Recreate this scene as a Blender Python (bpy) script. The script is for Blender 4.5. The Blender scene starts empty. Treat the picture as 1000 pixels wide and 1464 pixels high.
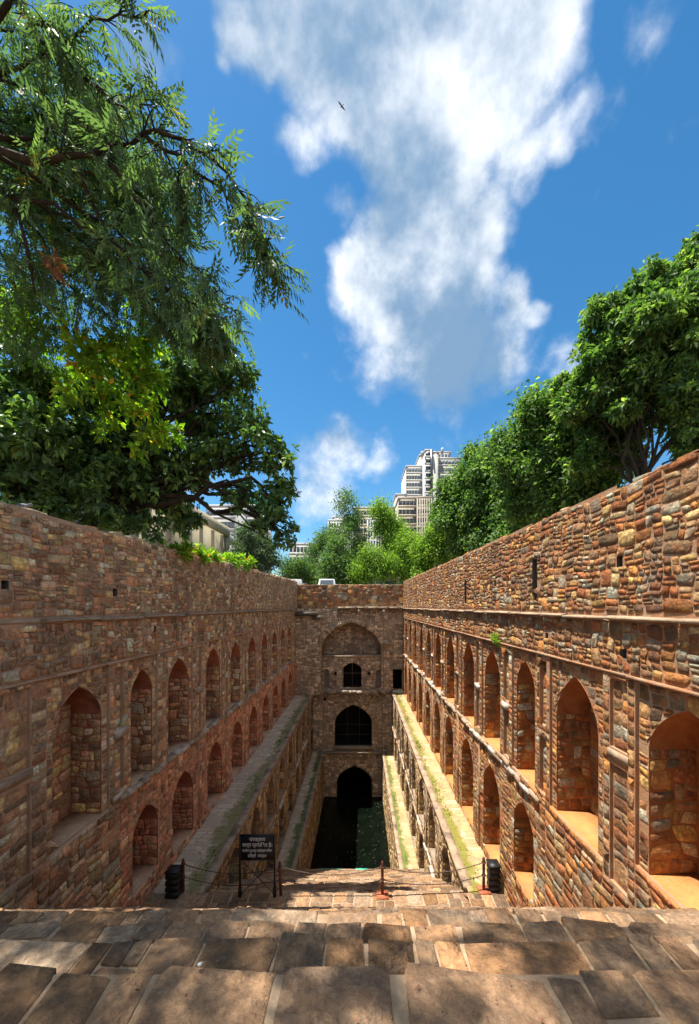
import bpy, math, random
import numpy as np

# ------------------------------------------------------------------ camera, sky, sun, exposure
SC = bpy.context.scene
COL = SC.collection
F, CX, HY = 545.0, 515.0, 867.0            # focal length and vanishing point in photograph pixels (1000 wide)
def P(px, py, d):                           # photograph pixel + depth -> world (eye at the origin, Y forward)
    return np.array(((px - CX) * d / F, d, (HY - py) * d / F))

cam = bpy.data.cameras.new('camera'); camo = bpy.data.objects.new('camera', cam); COL.objects.link(camo)
camo.rotation_euler = (math.radians(90), 0, 0)
cam.sensor_fit = 'HORIZONTAL'; cam.sensor_width = 36; cam.lens = F / 1000 * 36
cam.shift_x = -(CX - 500) / 1000; cam.shift_y = (HY - 732) / 1000
cam.clip_start = .05; cam.clip_end = 3000
SC.camera = camo

SUN_DIR = np.array((-.272, .035, .96)); SUN_DIR /= np.linalg.norm(SUN_DIR)
sun = bpy.data.lights.new('sun', 'SUN'); suno = bpy.data.objects.new('sun', sun); COL.objects.link(suno)
sun.energy = 2.0; sun.angle = math.radians(.5); sun.color = (1, .93, .82)
from mathutils import Vector
suno.rotation_euler = Vector(SUN_DIR).to_track_quat('Z', 'Y').to_euler()
suno.location = (-20, 0, 60)

SC.view_settings.view_transform = 'Standard'; SC.view_settings.look = 'None'
SC.view_settings.gamma = 1; SC.view_settings.exposure = 2.33
SC.cycles.max_bounces = 7; SC.cycles.diffuse_bounces = 5; SC.cycles.glossy_bounces = 2
SC.cycles.transparent_max_bounces = 4; SC.cycles.transmission_bounces = 3
SC.cycles.use_denoising = True; SC.cycles.use_adaptive_sampling = True; SC.cycles.adaptive_threshold = .025

class NT:                                   # small node-tree helper
    def __init__(s, tree): s.t = tree; s.n = tree.nodes; s.l = tree.links
    def __call__(s, typ, ins=None, **kw):
        n = s.n.new(typ)
        for k, v in kw.items(): setattr(n, k, v)
        for k, v in (ins or {}).items():
            if isinstance(v, bpy.types.NodeSocket): s.l.new(v, n.inputs[k])
            else: n.inputs[k].default_value = v
        return n
    def math(s, op, a, b=0.0, c=0.0, clamp=False):
        n = s('ShaderNodeMath', {0: a, 1: b, 2: c}, operation=op); n.use_clamp = clamp; return n.outputs[0]
    def mix(s, f, a, b, blend='MIX'):
        n = s('ShaderNodeMix', data_type='RGBA', blend_type=blend)
        for i, v in ((0, f), (6, a), (7, b)):
            if isinstance(v, bpy.types.NodeSocket): s.l.new(v, n.inputs[i])
            else: n.inputs[i].default_value = v if i == 0 else tuple(v) + ((1,) if len(v) == 3 else ())
        return n.outputs[2]
    def ramp(s, f, stops, interp='LINEAR'):
        n = s('ShaderNodeValToRGB', {0: f}); r = n.color_ramp; r.interpolation = interp
        while len(r.elements) < len(stops): r.elements.new(.5)
        for e, (p, c) in zip(r.elements, stops): e.position = p; e.color = tuple(c) + (1,) if len(c) == 3 else c
        return n.outputs[0]
    def smooth(s, f, a, b, lo=0.0, hi=1.0):
        n = s('ShaderNodeMapRange', {0: f, 1: a, 2: b, 3: lo, 4: hi}, interpolation_type='SMOOTHSTEP'); return n.outputs[0]
    def noise(s, vec, scale, detail=4, rough=.55, dist=0.0):
        n = s('ShaderNodeTexNoise', {'Vector': vec, 'Scale': scale, 'Detail': detail, 'Roughness': rough, 'Distortion': dist}); return n

W = bpy.data.worlds.new('World'); SC.world = W; W.use_nodes = True
w = NT(W.node_tree); w.n.clear()
sky = w('ShaderNodeTexSky', sky_type='NISHITA', sun_disc=False)
sky.sun_elevation = math.asin(SUN_DIR[2]); sky.sun_rotation = math.atan2(SUN_DIR[0], SUN_DIR[1])
sky.altitude = 200; sky.air_density = 1.0; sky.dust_density = .25; sky.ozone_density = 4.0
dirv = w('ShaderNodeTexCoord').outputs['Generated']
hsv = w('ShaderNodeHueSaturation', {'Hue': .49, 'Saturation': 1.26, 'Value': .245, 'Color': sky.outputs[0]}).outputs[0]
# clouds: soft round masses at infinity, given by their directions, broken up by fractal noise
warp = w.noise(dirv, 9.0, 3, .55)
dv = w('ShaderNodeVectorMath', {0: warp.outputs['Color'], 1: (.5, .5, .5)}, operation='SUBTRACT').outputs[0]
dv = w('ShaderNodeVectorMath', {0: dv, 3: .1}, operation='SCALE').outputs[0]
dw = w('ShaderNodeVectorMath', {0: dirv, 1: dv}, operation='ADD').outputs[0]
CLOUDS = [(360, 25, 60, .8), (430, 45, 80, .9), (510, 40, 90, .95), (600, 20, 100, .9), (700, 30, 100, 1), (760, 60, 70, .85), (500, 130, 75, .85), (560, 180, 80, .9),
          (640, 130, 90, .9), (720, 140, 80, .8), (590, 250, 65, .8), (660, 230, 70, .8), (745, 225, 55, .62), (805, 190, 40, .5),
          (690, 300, 60, .62), (610, 320, 66, 1.05), (550, 350, 62, 1.05), (515, 400, 50, 1.05), (590, 410, 75, 1.1), (655, 380, 60, .8), (545, 455, 58, 1.0), (630, 460, 60, .75),
          (690, 350, 42, .7), (735, 445, 34, .6), (765, 462, 28, .5), (565, 295, 50, .8), (640, 515, 90, .72), (560, 515, 60, .5), (710, 515, 65, .55), (490, 300, 36, .45), (425, 195, 45, .5), (800, 515, 42, .4),
          (480, 640, 50, .55), (545, 665, 45, .4), (440, 690, 70, .5), (185, 55, 60, .6), (935, 30, 50, .34), (960, 200, 40, .25), (235, 640, 90, .6),
          (325, 75, 24, .45), (700, 640, 60, .35)]
f = None
for px, py, r, a in CLOUDS:
    c = P(px + 4, py - 4, 1.0); L = np.linalg.norm(c); c = c / L
    rr = r / F / L * 1.03
    dist = w('ShaderNodeVectorMath', {0: dw, 1: tuple(c)}, operation='DISTANCE').outputs[1]
    m = w.smooth(dist, rr * 1.38, 0.0, 0.0, a)
    f = m if f is None else w.math('ADD', w.math('MAXIMUM', f, m), w.math('MULTIPLY', w.math('MINIMUM', f, m), .2))
# unseen cloud cover overhead and behind, made denser to add fill light
sep = w('ShaderNodeSeparateXYZ', {0: dirv})
gen = w.noise(dw, 1.7, 3, .5).outputs[0]
back = w.math('MAXIMUM', w.smooth(sep.outputs[1], .35, -.05), w.smooth(sep.outputs[2], .84, .95))
f = w.math('MAXIMUM', f, w.math('MULTIPLY', w.smooth(gen, .32, .52), back))
n1 = w.noise(dirv, 7.5, 9, .6).outputs[0]
den = w.math('ADD', f, w.math('MULTIPLY', w.math('SUBTRACT', n1, .5), 1.05))
dens = w.math('MULTIPLY', w.smooth(den, .14, .7), .95)
# brightness inside the cloud: bright billows, blue-grey hollows
n3 = w.noise(dirv, 4.2, 5, .55).outputs[0]
lit = w.math('ADD', w.math('MULTIPLY', w.math('SUBTRACT', n3, .5), 2.4), w.math('MULTIPLY', w.math('SUBTRACT', n1, .5), 1.9))
for px, py, r, a in ((650, 535, 95, .75), (700, 500, 60, .4), (615, 225, 50, .2), (650, 15, 55, .4)):
    c = P(px, py, 1.0); L = np.linalg.norm(c); dist = w('ShaderNodeVectorMath', {0: dw, 1: tuple(c / L)}, operation='DISTANCE').outputs[1]
    lit = w.math('SUBTRACT', lit, w.smooth(dist, r / F / L * 1.3, 0.0, 0.0, a))
lit = w.smooth(lit, -.6, .62)
ccol = w.mix(lit, (.34, .56, .84), (1.72, 1.76, 1.8))
col = w.mix(dens, hsv, ccol)
W.cycles.sampling_method = 'MANUAL'; W.cycles.sample_map_resolution = 256
bg = w('ShaderNodeBackground', {'Color': col, 'Strength': .15})
w.l.new(bg.outputs[0], w('ShaderNodeOutputWorld').inputs[0])

# ------------------------------------------------------------------ materials
MATS = {}
def newmat(name):
    m = bpy.data.materials.new(name); m.use_nodes = True; t = NT(m.node_tree); t.n.clear(); MATS[name] = m
    return m, t
def finish(t, color, rough=.9, bump=None, spec=.25, metal=0.0, dist=.02, strength=.6):
    b = t('ShaderNodeBsdfPrincipled', {'Base Color': color, 'Roughness': rough, 'Specular IOR Level': spec, 'Metallic': metal})
    if bump is not None:
        bn = t('ShaderNodeBump', {'Height': bump, 'Distance': dist, 'Strength': strength}); t.l.new(bn.outputs[0], b.inputs['Normal'])
    t.l.new(b.outputs[0], t('ShaderNodeOutputMaterial').inputs[0]); return b

def rubble_mat(name, stops, soil, grime=(.045, .04, .036), soil_amt=.5, grime_amt=.55, dust=0.0):
    m, t = newmat(name)
    pos = t('ShaderNodeNewGeometry').outputs['Position']
    at = t('ShaderNodeAttribute', attribute_name='tint'); sp = t('ShaderNodeSeparateColor', {0: at.outputs[0]})
    c = t.ramp(sp.outputs[0], stops)
    na = t.noise(pos, 8, 4, .68).outputs[0]; nb = t.noise(pos, 34, 4, .72).outputs[0]; nl = t.noise(pos, 1.3, 4, .66).outputs[0]
    br = t.math('MULTIPLY', t.math('ADD', .42, t.math('MULTIPLY', sp.outputs[1], 1.12)), t.math('ADD', .2, t.math('MULTIPLY', nb, 1.6)))
    c = t.mix(1.0, c, t('ShaderNodeCombineColor', {0: br, 1: br, 2: br}).outputs[0], 'MULTIPLY')
    c = t.mix(t.math('MULTIPLY', t.smooth(t.math('ADD', na, t.math('MULTIPLY', nl, .6)), .68, .98), soil_amt), c, soil)
    c = t.mix(t.math('MULTIPLY', t.smooth(t.math('ADD', t.math('MULTIPLY', na, -.5), t.math('MULTIPLY', nl, 1.2)), .36, .56), grime_amt), c, grime)
    c = t.mix(t.math('MULTIPLY', t.smooth(t.math('ADD', nb, t.math('MULTIPLY', na, -.6)), .34, .5), .45), c, (.46, .42, .37))
    stv = t('ShaderNodeMapping', {'Vector': pos, 'Scale': (2.2, 2.2, .28)}).outputs[0]
    c = t.mix(t.math('MULTIPLY', t.smooth(t.noise(stv, 1.0, 3, .6).outputs[0], .54, .68), .42 if name != 'stone_steps' else 0.0), c, (.085, .07, .06))
    vo = t('ShaderNodeTexVoronoi', {'Vector': pos, 'Scale': 15.0, 'Randomness': 1.0}, feature='F1', distance='MANHATTAN')
    c = t.mix(t.math('MULTIPLY', t.smooth(vo.outputs['Distance'], .5, 1.0), .3), c, (.10, .07, .055))
    b = t.math('ADD', t.math('ADD', t.math('MULTIPLY', na, .6), t.math('MULTIPLY', nb, .8)), t.math('MULTIPLY', vo.outputs['Distance'], -.55))
    finish(t, c, .92, b, .2, dist=.022 if name != 'stone_steps' else .034, strength=.95)
    return m
RED, ORG, OCH, GRY, DRK, PNK, BRN = (.27, .082, .042), (.40, .155, .05), (.46, .25, .085), (.30, .265, .24), (.10, .07, .058), (.32, .165, .125), (.20, .105, .066)
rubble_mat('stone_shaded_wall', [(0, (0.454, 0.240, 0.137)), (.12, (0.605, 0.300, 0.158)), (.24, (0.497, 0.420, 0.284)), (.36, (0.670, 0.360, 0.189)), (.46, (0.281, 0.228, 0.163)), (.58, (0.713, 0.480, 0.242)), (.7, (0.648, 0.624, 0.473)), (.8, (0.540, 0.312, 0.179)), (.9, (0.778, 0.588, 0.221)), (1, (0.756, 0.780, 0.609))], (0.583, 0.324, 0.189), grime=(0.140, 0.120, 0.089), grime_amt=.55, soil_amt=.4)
rubble_mat('stone_pink_arcade', [(0, (0.661, 0.268, 0.148)), (.3, (0.780, 0.372, 0.216)), (.6, (0.551, 0.247, 0.140)), (.85, (0.780, 0.475, 0.278)), (1, (0.661, 0.455, 0.295))], (0.780, 0.351, 0.202), grime_amt=.35)
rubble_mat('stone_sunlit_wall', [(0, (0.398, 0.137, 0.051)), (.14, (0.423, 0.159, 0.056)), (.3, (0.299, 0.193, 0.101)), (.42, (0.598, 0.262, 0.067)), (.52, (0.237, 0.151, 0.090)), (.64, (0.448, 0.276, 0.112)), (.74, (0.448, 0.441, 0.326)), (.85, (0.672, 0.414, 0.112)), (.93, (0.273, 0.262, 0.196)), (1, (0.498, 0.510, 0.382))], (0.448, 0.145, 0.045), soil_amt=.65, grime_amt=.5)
rubble_mat('stone_facade', [(0, (0.591, 0.398, 0.259)), (.25, (0.507, 0.398, 0.289)), (.5, (0.676, 0.474, 0.312)), (.75, (0.750, 0.552, 0.366)), (.9, (0.648, 0.552, 0.420)), (1, (0.750, 0.641, 0.429))], (0.563, 0.398, 0.259), grime=(0.211, 0.167, 0.124), grime_amt=.5)
rubble_mat('stone_terrace', [(0, (0.396, 0.259, 0.124)), (.3, (0.330, 0.236, 0.130)), (.6, (0.495, 0.315, 0.146)), (.85, (0.544, 0.410, 0.214)), (1, (0.627, 0.504, 0.281))], (0.396, 0.221, 0.096), grime_amt=.6)
rubble_mat('stone_steps', [(0, (0.305, 0.186, 0.104)), (.2, (0.215, 0.154, 0.104)), (.36, (0.408, 0.214, 0.097)), (.5, (0.283, 0.204, 0.142)), (.64, (0.362, 0.219, 0.120)), (.8, (0.351, 0.261, 0.179)), (.92, (0.249, 0.186, 0.135)), (1, (0.476, 0.251, 0.104))], (0.385, 0.214, 0.104), grime=(0.124, 0.089, 0.062), soil_amt=.45, grime_amt=.55)

def plain_mat(name, c1, c2, scale=6, rough=.9, bscale=40, dist=.01, spec=.2, strength=.6, c3=None):
    m, t = newmat(name); pos = t('ShaderNodeNewGeometry').outputs['Position']
    n = t.noise(pos, scale, 7, .65).outputs[0]; nb = t.noise(pos, bscale, 5, .7).outputs[0]
    c = t.mix(t.smooth(n, .32, .68), c1, c2)
    if c3: c = t.mix(t.smooth(t.noise(pos, scale * .31, 6, .6, .5).outputs[0], .52, .68), c, c3)
    v = t.math('ADD', .7, t.math('MULTIPLY', nb, .6))
    c = t.mix(1.0, c, t('ShaderNodeCombineColor', {0: v, 1: v, 2: v}).outputs[0], 'MULTIPLY')
    finish(t, c, rough, t.math('ADD', t.math('MULTIPLY', n, .5), nb), spec, dist=dist, strength=strength)
    return m
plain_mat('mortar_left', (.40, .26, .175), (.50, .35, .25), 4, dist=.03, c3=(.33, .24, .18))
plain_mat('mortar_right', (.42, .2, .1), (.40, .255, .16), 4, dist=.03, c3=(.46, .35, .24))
plain_mat('mortar_facade', (.26, .19, .14), (.34, .26, .2), 4, dist=.03)
plain_mat('mortar_steps', (0.336, 0.237, 0.153), (0.420, 0.304, 0.200), 5, dist=.02, c3=(0.252, 0.171, 0.106))
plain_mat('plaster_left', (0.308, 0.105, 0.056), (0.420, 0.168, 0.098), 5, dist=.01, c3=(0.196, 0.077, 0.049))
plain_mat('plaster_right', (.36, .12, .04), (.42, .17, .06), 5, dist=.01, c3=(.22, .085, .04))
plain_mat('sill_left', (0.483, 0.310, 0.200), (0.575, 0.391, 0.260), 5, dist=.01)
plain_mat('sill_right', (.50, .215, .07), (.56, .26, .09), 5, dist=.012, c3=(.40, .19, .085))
plain_mat('slab_grey', (.30, .23, .165), (.42, .33, .245), 5, dist=.015, c3=(.15, .12, .09))
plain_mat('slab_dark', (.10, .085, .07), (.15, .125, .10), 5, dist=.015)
plain_mat('slab_tan', (.36, .25, .16), (.44, .33, .23), 5, dist=.015, c3=(.2, .14, .1))
plain_mat('broken_plaster', (.46, .4, .34), (.6, .54, .47), 6, dist=.03, c3=(.26, .18, .13))
plain_mat('opening_shade', (.012, .01, .009), (.02, .016, .014), 3)  # near-black; the shade inside the openings is put into this colour
plain_mat('soil', (.16, .11, .07), (.21, .15, .10), .6, dist=.02, c3=(.07, .09, .035))
plain_mat('bark', (0.029, 0.022, 0.017), (0.055, 0.042, 0.031), 8, bscale=30, dist=.03)
plain_mat('bark_pale', (.10, .085, .06), (.15, .125, .09), 8, bscale=30, dist=.02)
plain_mat('iron_black', (.012, .012, .014), (.022, .021, .022), 9, .5, dist=.002, spec=.4)
plain_mat('sign_board', (.01, .012, .022), (.016, .018, .03), 7, .45, dist=.001, spec=.4)
plain_mat('paint_white', (.7, .7, .68), (.8, .8, .79), 8, .6, dist=.001)
plain_mat('post_brown', (.10, .026, .02), (.15, .045, .03), 9, .55, dist=.003, spec=.4)
plain_mat('post_base_red', (.38, .10, .05), (.45, .15, .08), 9, .8, dist=.003)
plain_mat('chain_rust', (.07, .045, .035), (.12, .075, .05), 30, .6, dist=.001, spec=.4)
plain_mat('concrete_pale', (0.386, 0.386, 0.372), (0.461, 0.461, 0.446), .25, dist=.02, c3=(0.320, 0.320, 0.312))
plain_mat('concrete_grey', (0.316, 0.335, 0.333), (0.394, 0.405, 0.400), .25, dist=.02)
plain_mat('concrete_cream', (0.350, 0.315, 0.259), (0.406, 0.371, 0.315), .25, dist=.02, c3=(0.280, 0.252, 0.210))
plain_mat('building_white', (0.384, 0.397, 0.409), (0.446, 0.453, 0.459), .25, dist=.02)
plain_mat('yellow_plaster', (0.390, 0.338, 0.210), (0.450, 0.405, 0.285), .7, dist=.02, c3=(0.225, 0.203, 0.150))
plain_mat('teal_paint', (.03, .28, .24), (.04, .34, .30), 1, .5)
plain_mat('teal_board', (.05, .42, .30), (.07, .5, .36), 4, .5)
plain_mat('car_white', (0.504, 0.511, 0.518), (0.546, 0.546, 0.546), 3, .25, bscale=5, dist=.0005, spec=.5)
plain_mat('rubber', (.015, .015, .015), (.025, .025, .025), 8, .8)
plain_mat('feather_grey', (.12, .13, .15), (.2, .21, .23), 30, .8)
plain_mat('feather_dark', (.03, .028, .026), (.05, .045, .04), 30, .8)
plain_mat('beak', (.05, .04, .035), (.08, .07, .06), 30, .6)
plain_mat('blue_panel', (.16, .26, .40), (.2, .3, .45), 1, .5)
plain_mat('litter_white', (.7, .7, .7), (.78, .78, .78), 20, .7)
m, t = newmat('window_glass'); finish(t, (.07, .09, .11, 1), .18, None, .5)
m, t = newmat('window_glass_pale'); finish(t, (.16, .20, .235, 1), .25, None, .5)

# mossy walkway paving: stones with green moss and algae growing in patches along the inner edge
def path_mat(name, stops, xin, width, moss1, moss2, soil):
    m, t = newmat(name); pos = t('ShaderNodeNewGeometry').outputs['Position']
    at = t('ShaderNodeAttribute', attribute_name='tint'); sp = t('ShaderNodeSeparateColor', {0: at.outputs[0]})
    c = t.ramp(sp.outputs[0], stops)
    nb = t.noise(pos, 30, 5, .7).outputs[0]; na = t.noise(pos, 3, 6, .6).outputs[0]; nc = t.noise(pos, .8, 5, .6).outputs[0]
    br = t.math('ADD', .5, t.math('MULTIPLY', nb, 1.0))
    c = t.mix(1.0, c, t('ShaderNodeCombineColor', {0: br, 1: br, 2: br}).outputs[0], 'MULTIPLY')
    c = t.mix(t.smooth(na, .5, .75), c, soil)
    x = t('ShaderNodeSeparateXYZ', {0: pos}).outputs[0]
    e = t.math('DIVIDE', t.math('ABSOLUTE', t.math('SUBTRACT', x, xin)), width)
    k = t.math('SUBTRACT', t.math('ADD', t.math('MULTIPLY', na, .9), t.math('MULTIPLY', nc, 1.0)), t.math('MULTIPLY', t.math('ABSOLUTE', t.math('SUBTRACT', e, .22)), 1.15))
    c = t.mix(t.math('MULTIPLY', t.smooth(k, .6, .84), .88), c, t.mix(nb, moss1, moss2))
    finish(t, c, .95, t.math('ADD', na, nb), .15, dist=.03)
    return m
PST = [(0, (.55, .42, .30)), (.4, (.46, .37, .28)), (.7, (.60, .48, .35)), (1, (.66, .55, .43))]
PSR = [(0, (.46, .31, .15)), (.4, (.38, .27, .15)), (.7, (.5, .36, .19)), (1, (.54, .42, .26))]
XA = (-4.95, 3.41); XB = (-3.74, 2.58); XC = (-2.86, 1.78)        # wall planes of the three storeys, left and right
HA, HB, HW = 6.8, 11.42, 15.0                                      # depth below the eye: upper walkway, lower walkway, water
D = 30.0
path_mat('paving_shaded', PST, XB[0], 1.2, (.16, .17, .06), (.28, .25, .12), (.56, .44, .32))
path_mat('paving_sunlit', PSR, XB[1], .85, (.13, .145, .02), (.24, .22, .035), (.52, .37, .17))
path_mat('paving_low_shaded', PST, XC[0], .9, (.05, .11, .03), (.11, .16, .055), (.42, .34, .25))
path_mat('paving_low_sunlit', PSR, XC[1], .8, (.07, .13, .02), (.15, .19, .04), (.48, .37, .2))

def leaf_mat(name, stops, trans=.38, rough=.5):
    m, t = newmat(name)
    at = t('ShaderNodeAttribute', attribute_name='tint'); sp = t('ShaderNodeSeparateColor', {0: at.outputs[0]})
    c = t.ramp(sp.outputs[0], stops)
    v = t.math('ADD', .65, t.math('MULTIPLY', sp.outputs[1], .7))
    c = t.mix(1.0, c, t('ShaderNodeCombineColor', {0: v, 1: v, 2: v}).outputs[0], 'MULTIPLY')
    b = t('ShaderNodeBsdfPrincipled', {'Base Color': c, 'Roughness': rough, 'Specular IOR Level': .22})
    ct = t.mix(1.0, c, (1.5, 1.7, .55), 'MULTIPLY')
    tr = t('ShaderNodeBsdfTranslucent', {'Color': ct})
    mx = t('ShaderNodeMixShader', {0: trans, 1: b.outputs[0], 2: tr.outputs[0]})
    t.l.new(mx.outputs[0], t('ShaderNodeOutputMaterial').inputs[0])
leaf_mat('leaf_neem', [(0, (0.070, 0.123, 0.083)), (.5, (0.100, 0.171, 0.105)), (.85, (0.140, 0.218, 0.094)), (.95, (0.220, 0.275, 0.066)), (1, (0.360, 0.304, 0.066))], .45)
leaf_mat('leaf_dark', [(0, (0.071, 0.137, 0.068)), (.5, (0.112, 0.210, 0.090)), (.8, (0.173, 0.293, 0.100)), (1, (0.284, 0.421, 0.108))], .3, .35)
leaf_mat('leaf_young', [(0, (0.094, 0.204, 0.031)), (.45, (0.188, 0.344, 0.039)), (.85, (0.312, 0.469, 0.046)), (.95, (0.531, 0.516, 0.046)), (1, (0.600, 0.312, 0.062))], .45)
leaf_mat('leaf_lush', [(0, (0.047, 0.100, 0.044)), (.35, (0.077, 0.153, 0.055)), (.65, (0.132, 0.226, 0.069)), (.88, (0.200, 0.306, 0.088)), (1, (0.309, 0.399, 0.138))], .45)
leaf_mat('leaf_far', [(0, (0.062, 0.125, 0.062)), (.5, (0.106, 0.194, 0.069)), (1, (0.175, 0.275, 0.075))], .35, .7)
leaf_mat('leaf_far_yellow', [(0, (0.100, 0.188, 0.037)), (.5, (0.175, 0.300, 0.044)), (1, (0.275, 0.400, 0.062))], .4, .7)
leaf_mat('leaf_far_grey', [(0, (0.062, 0.106, 0.069)), (.5, (0.100, 0.150, 0.094)), (1, (0.150, 0.213, 0.125))], .3, .7)
leaf_mat('grass', [(0, (.05, .10, .015)), (.5, (.10, .15, .02)), (1, (.2, .21, .04))], .3, .8)
leaf_mat('leaf_dry', [(0, (0.150, 0.056, 0.037)), (1, (0.250, 0.112, 0.075))], .2, .8)

# ------------------------------------------------------------------ mesh helpers
def tag(o, label=None, cat=None, group=None, kind=None):
    for k, v in (('label', label), ('category', cat), ('group', group), ('kind', kind)):
        if v: o[k] = v
    return o
def empty(name, loc=(0, 0, 0)):
    o = bpy.data.objects.new(name, None); COL.objects.link(o); o.location = tuple(map(float, loc)); o.empty_display_size = .3
    return o
def wloc(o):
    v = np.zeros(3)
    while o is not None: v = v + np.array(o.location); o = o.parent
    return v
def mk(name, V, loops, sizes, mat, parent=None, tint=None, origin=None, smooth=False):
    V = np.asarray(V, np.float64)
    if origin is not None: V = V - np.asarray(origin)
    elif parent is not None: V = V - wloc(parent)
    me = bpy.data.meshes.new(name)
    me.vertices.add(len(V)); me.vertices.foreach_set('co', V.astype(np.float32).ravel())
    loops = np.asarray(loops, np.int32); sizes = np.asarray(sizes, np.int32)
    me.loops.add(len(loops)); me.loops.foreach_set('vertex_index', loops)
    me.polygons.add(len(sizes)); st = np.zeros(len(sizes), np.int32); st[1:] = np.cumsum(sizes)[:-1]
    me.polygons.foreach_set('loop_start', st); me.polygons.foreach_set('loop_total', sizes)
    if smooth: me.polygons.foreach_set('use_smooth', np.ones(len(sizes), bool))
    me.update(calc_edges=True)
    if tint is not None:
        a = me.attributes.new('tint', 'FLOAT_COLOR', 'FACE')
        tt = np.ones((len(sizes), 4), np.float32); tt[:, :tint.shape[1]] = tint; a.data.foreach_set('color', tt.ravel())
    me.materials.append(MATS[mat] if isinstance(mat, str) else mat)
    o = bpy.data.objects.new(name, me); COL.objects.link(o)
    if origin is not None:
        off = wloc(parent)
        o.location = tuple(np.asarray(origin) - off)
    if parent is not None: o.parent = parent
    return o
BOXF = np.array([[0, 3, 2, 1], [4, 5, 6, 7], [0, 1, 5, 4], [1, 2, 6, 5], [2, 3, 7, 6], [3, 0, 4, 7]])
class Geo:
    def __init__(s): s.V = []; s.L = []; s.S = []; s.T = []; s.n = 0
    def add(s, V, faces, tint=(.5, .5, .5)):
        V = np.asarray(V, float).reshape(-1, 3)
        for fc in faces: s.L.append(np.asarray(fc) + s.n); s.S.append(len(fc)); s.T.append(tint)
        s.V.append(V); s.n += len(V); return s
    def box(s, lo, hi, jit=0.0, rng=None, tint=(.5, .5, .5), rotz=0.0):
        x0, y0, z0 = lo; x1, y1, z1 = hi
        V = np.array([[x0, y0, z0], [x1, y0, z0], [x1, y1, z0], [x0, y1, z0], [x0, y0, z1], [x1, y0, z1], [x1, y1, z1], [x0, y1, z1]], float)
        if jit: V += rng.uniform(-jit, jit, V.shape)
        if rotz:
            c = V.mean(0); R = np.array([[math.cos(rotz), -math.sin(rotz), 0], [math.sin(rotz), math.cos(rotz), 0], [0, 0, 1]]); V = (V - c) @ R.T + c
        return s.add(V, BOXF, tint)
    def tube(s, pts, rad, k=6, cap=True):
        pts = np.asarray(pts, float); n = len(pts)
        rad = np.broadcast_to(np.asarray(rad, float), (n,))
        T = np.gradient(pts, axis=0); T /= np.linalg.norm(T, axis=1, keepdims=True) + 1e-9
        ref = np.array((0, 0, 1.0)) if abs(T[:, 2]).mean() < .8 else np.array((1.0, 0, 0))
        A = np.cross(T, ref); A /= np.linalg.norm(A, axis=1, keepdims=True) + 1e-9; B = np.cross(T, A)
        th = np.arange(k) / k * 2 * math.pi
        V = pts[:, None] + rad[:, None, None] * (np.cos(th)[None, :, None] * A[:, None] + np.sin(th)[None, :, None] * B[:, None])
        fs = [[i * k + j, i * k + (j + 1) % k, (i + 1) * k + (j + 1) % k, (i + 1) * k + j] for i in range(n - 1) for j in range(k)]
        if cap: fs += [list(range(k))[::-1], [(n - 1) * k + j for j in range(k)]]
        return s.add(V.reshape(-1, 3), fs)
    def lathe(s, prof, c=(0, 0, 0), k=12):
        V = [[c[0] + r * math.cos(2 * math.pi * j / k), c[1] + r * math.sin(2 * math.pi * j / k), c[2] + z] for r, z in prof for j in range(k)]
        n = len(prof); fs = [[i * k + j, i * k + (j + 1) % k, (i + 1) * k + (j + 1) % k, (i + 1) * k + j] for i in range(n - 1) for j in range(k)]
        fs += [list(range(k))[::-1], [(n - 1) * k + j for j in range(k)]]
        return s.add(V, fs)
    def build(s, name, mat, parent=None, origin=None, smooth=False, tint=False):
        return mk(name, np.concatenate(s.V), np.concatenate(s.L), s.S, mat, parent, np.array(s.T) if tint else None, origin, smooth)

class Frame:
    def __init__(s, O, U, V, N): s.O, s.U, s.V, s.N = (np.array(a, float) for a in (O, U, V, N))
    def __call__(s, u, v, n=0.0):
        u, v, n = np.broadcast_arrays(u, v, n)
        return s.O + u[..., None] * s.U + v[..., None] * s.V + n[..., None] * s.N
    def off(s, d): return Frame(s.O + s.N * d, s.U, s.V, s.N)

class Hole:                                  # an opening: pointed arch (or flat head) in wall coordinates, v upwards
    def __init__(s, c, a, vb, vt, rise=None, point=.3):
        s.c, s.a, s.vb, s.vt = c, a, vb, vt; s.rise = a * 1.05 if rise is None else rise; s.point = point
    def top(s, u):
        tt = np.clip(np.abs(np.asarray(u) - s.c) / s.a, 0, 1)
        if s.rise == 0: return np.full_like(tt, s.vt)
        return s.vt - s.rise + s.rise * ((1 - s.point) * np.sqrt(np.maximum(0, 1 - tt ** 2.1)) + s.point * (1 - tt))
    def outline(s, k=14):                    # head from left spring to right spring
        th = np.linspace(-1, 1, 2 if s.rise == 0 else 2 * k + 1); u = s.c + s.a * np.sign(th) * np.sin(np.abs(th) * math.pi / 2)
        return u, s.top(u)
    def push(s, Q, m):                       # Q (n,8,2): move points out of the opening; returns keep mask
        u, v = Q[..., 0], Q[..., 1]; x = u - s.c
        tp = s.top(np.clip(u, s.c - s.a * .999, s.c + s.a * .999)) + m
        ins = (np.abs(x) < s.a + m) & (v < tp) & (v > s.vb - m)
        cu, cv = u.mean(1), v.mean(1)
        cin = (np.abs(cu - s.c) < s.a * 1.0) & (cv < s.top(cu)) & (cv > s.vb)
        ds = s.a + m - np.abs(x); dt = tp - v; db = v - (s.vb - m)
        side = ins & (ds <= dt) & (ds <= db); up = ins & ~side & (dt <= db); dn = ins & ~side & ~up
        u[side] = (s.c + np.sign(x + 1e-9) * (s.a + m))[side]; v[up] = tp[up]; v[dn] = s.vb - m
        return ~cin

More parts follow.
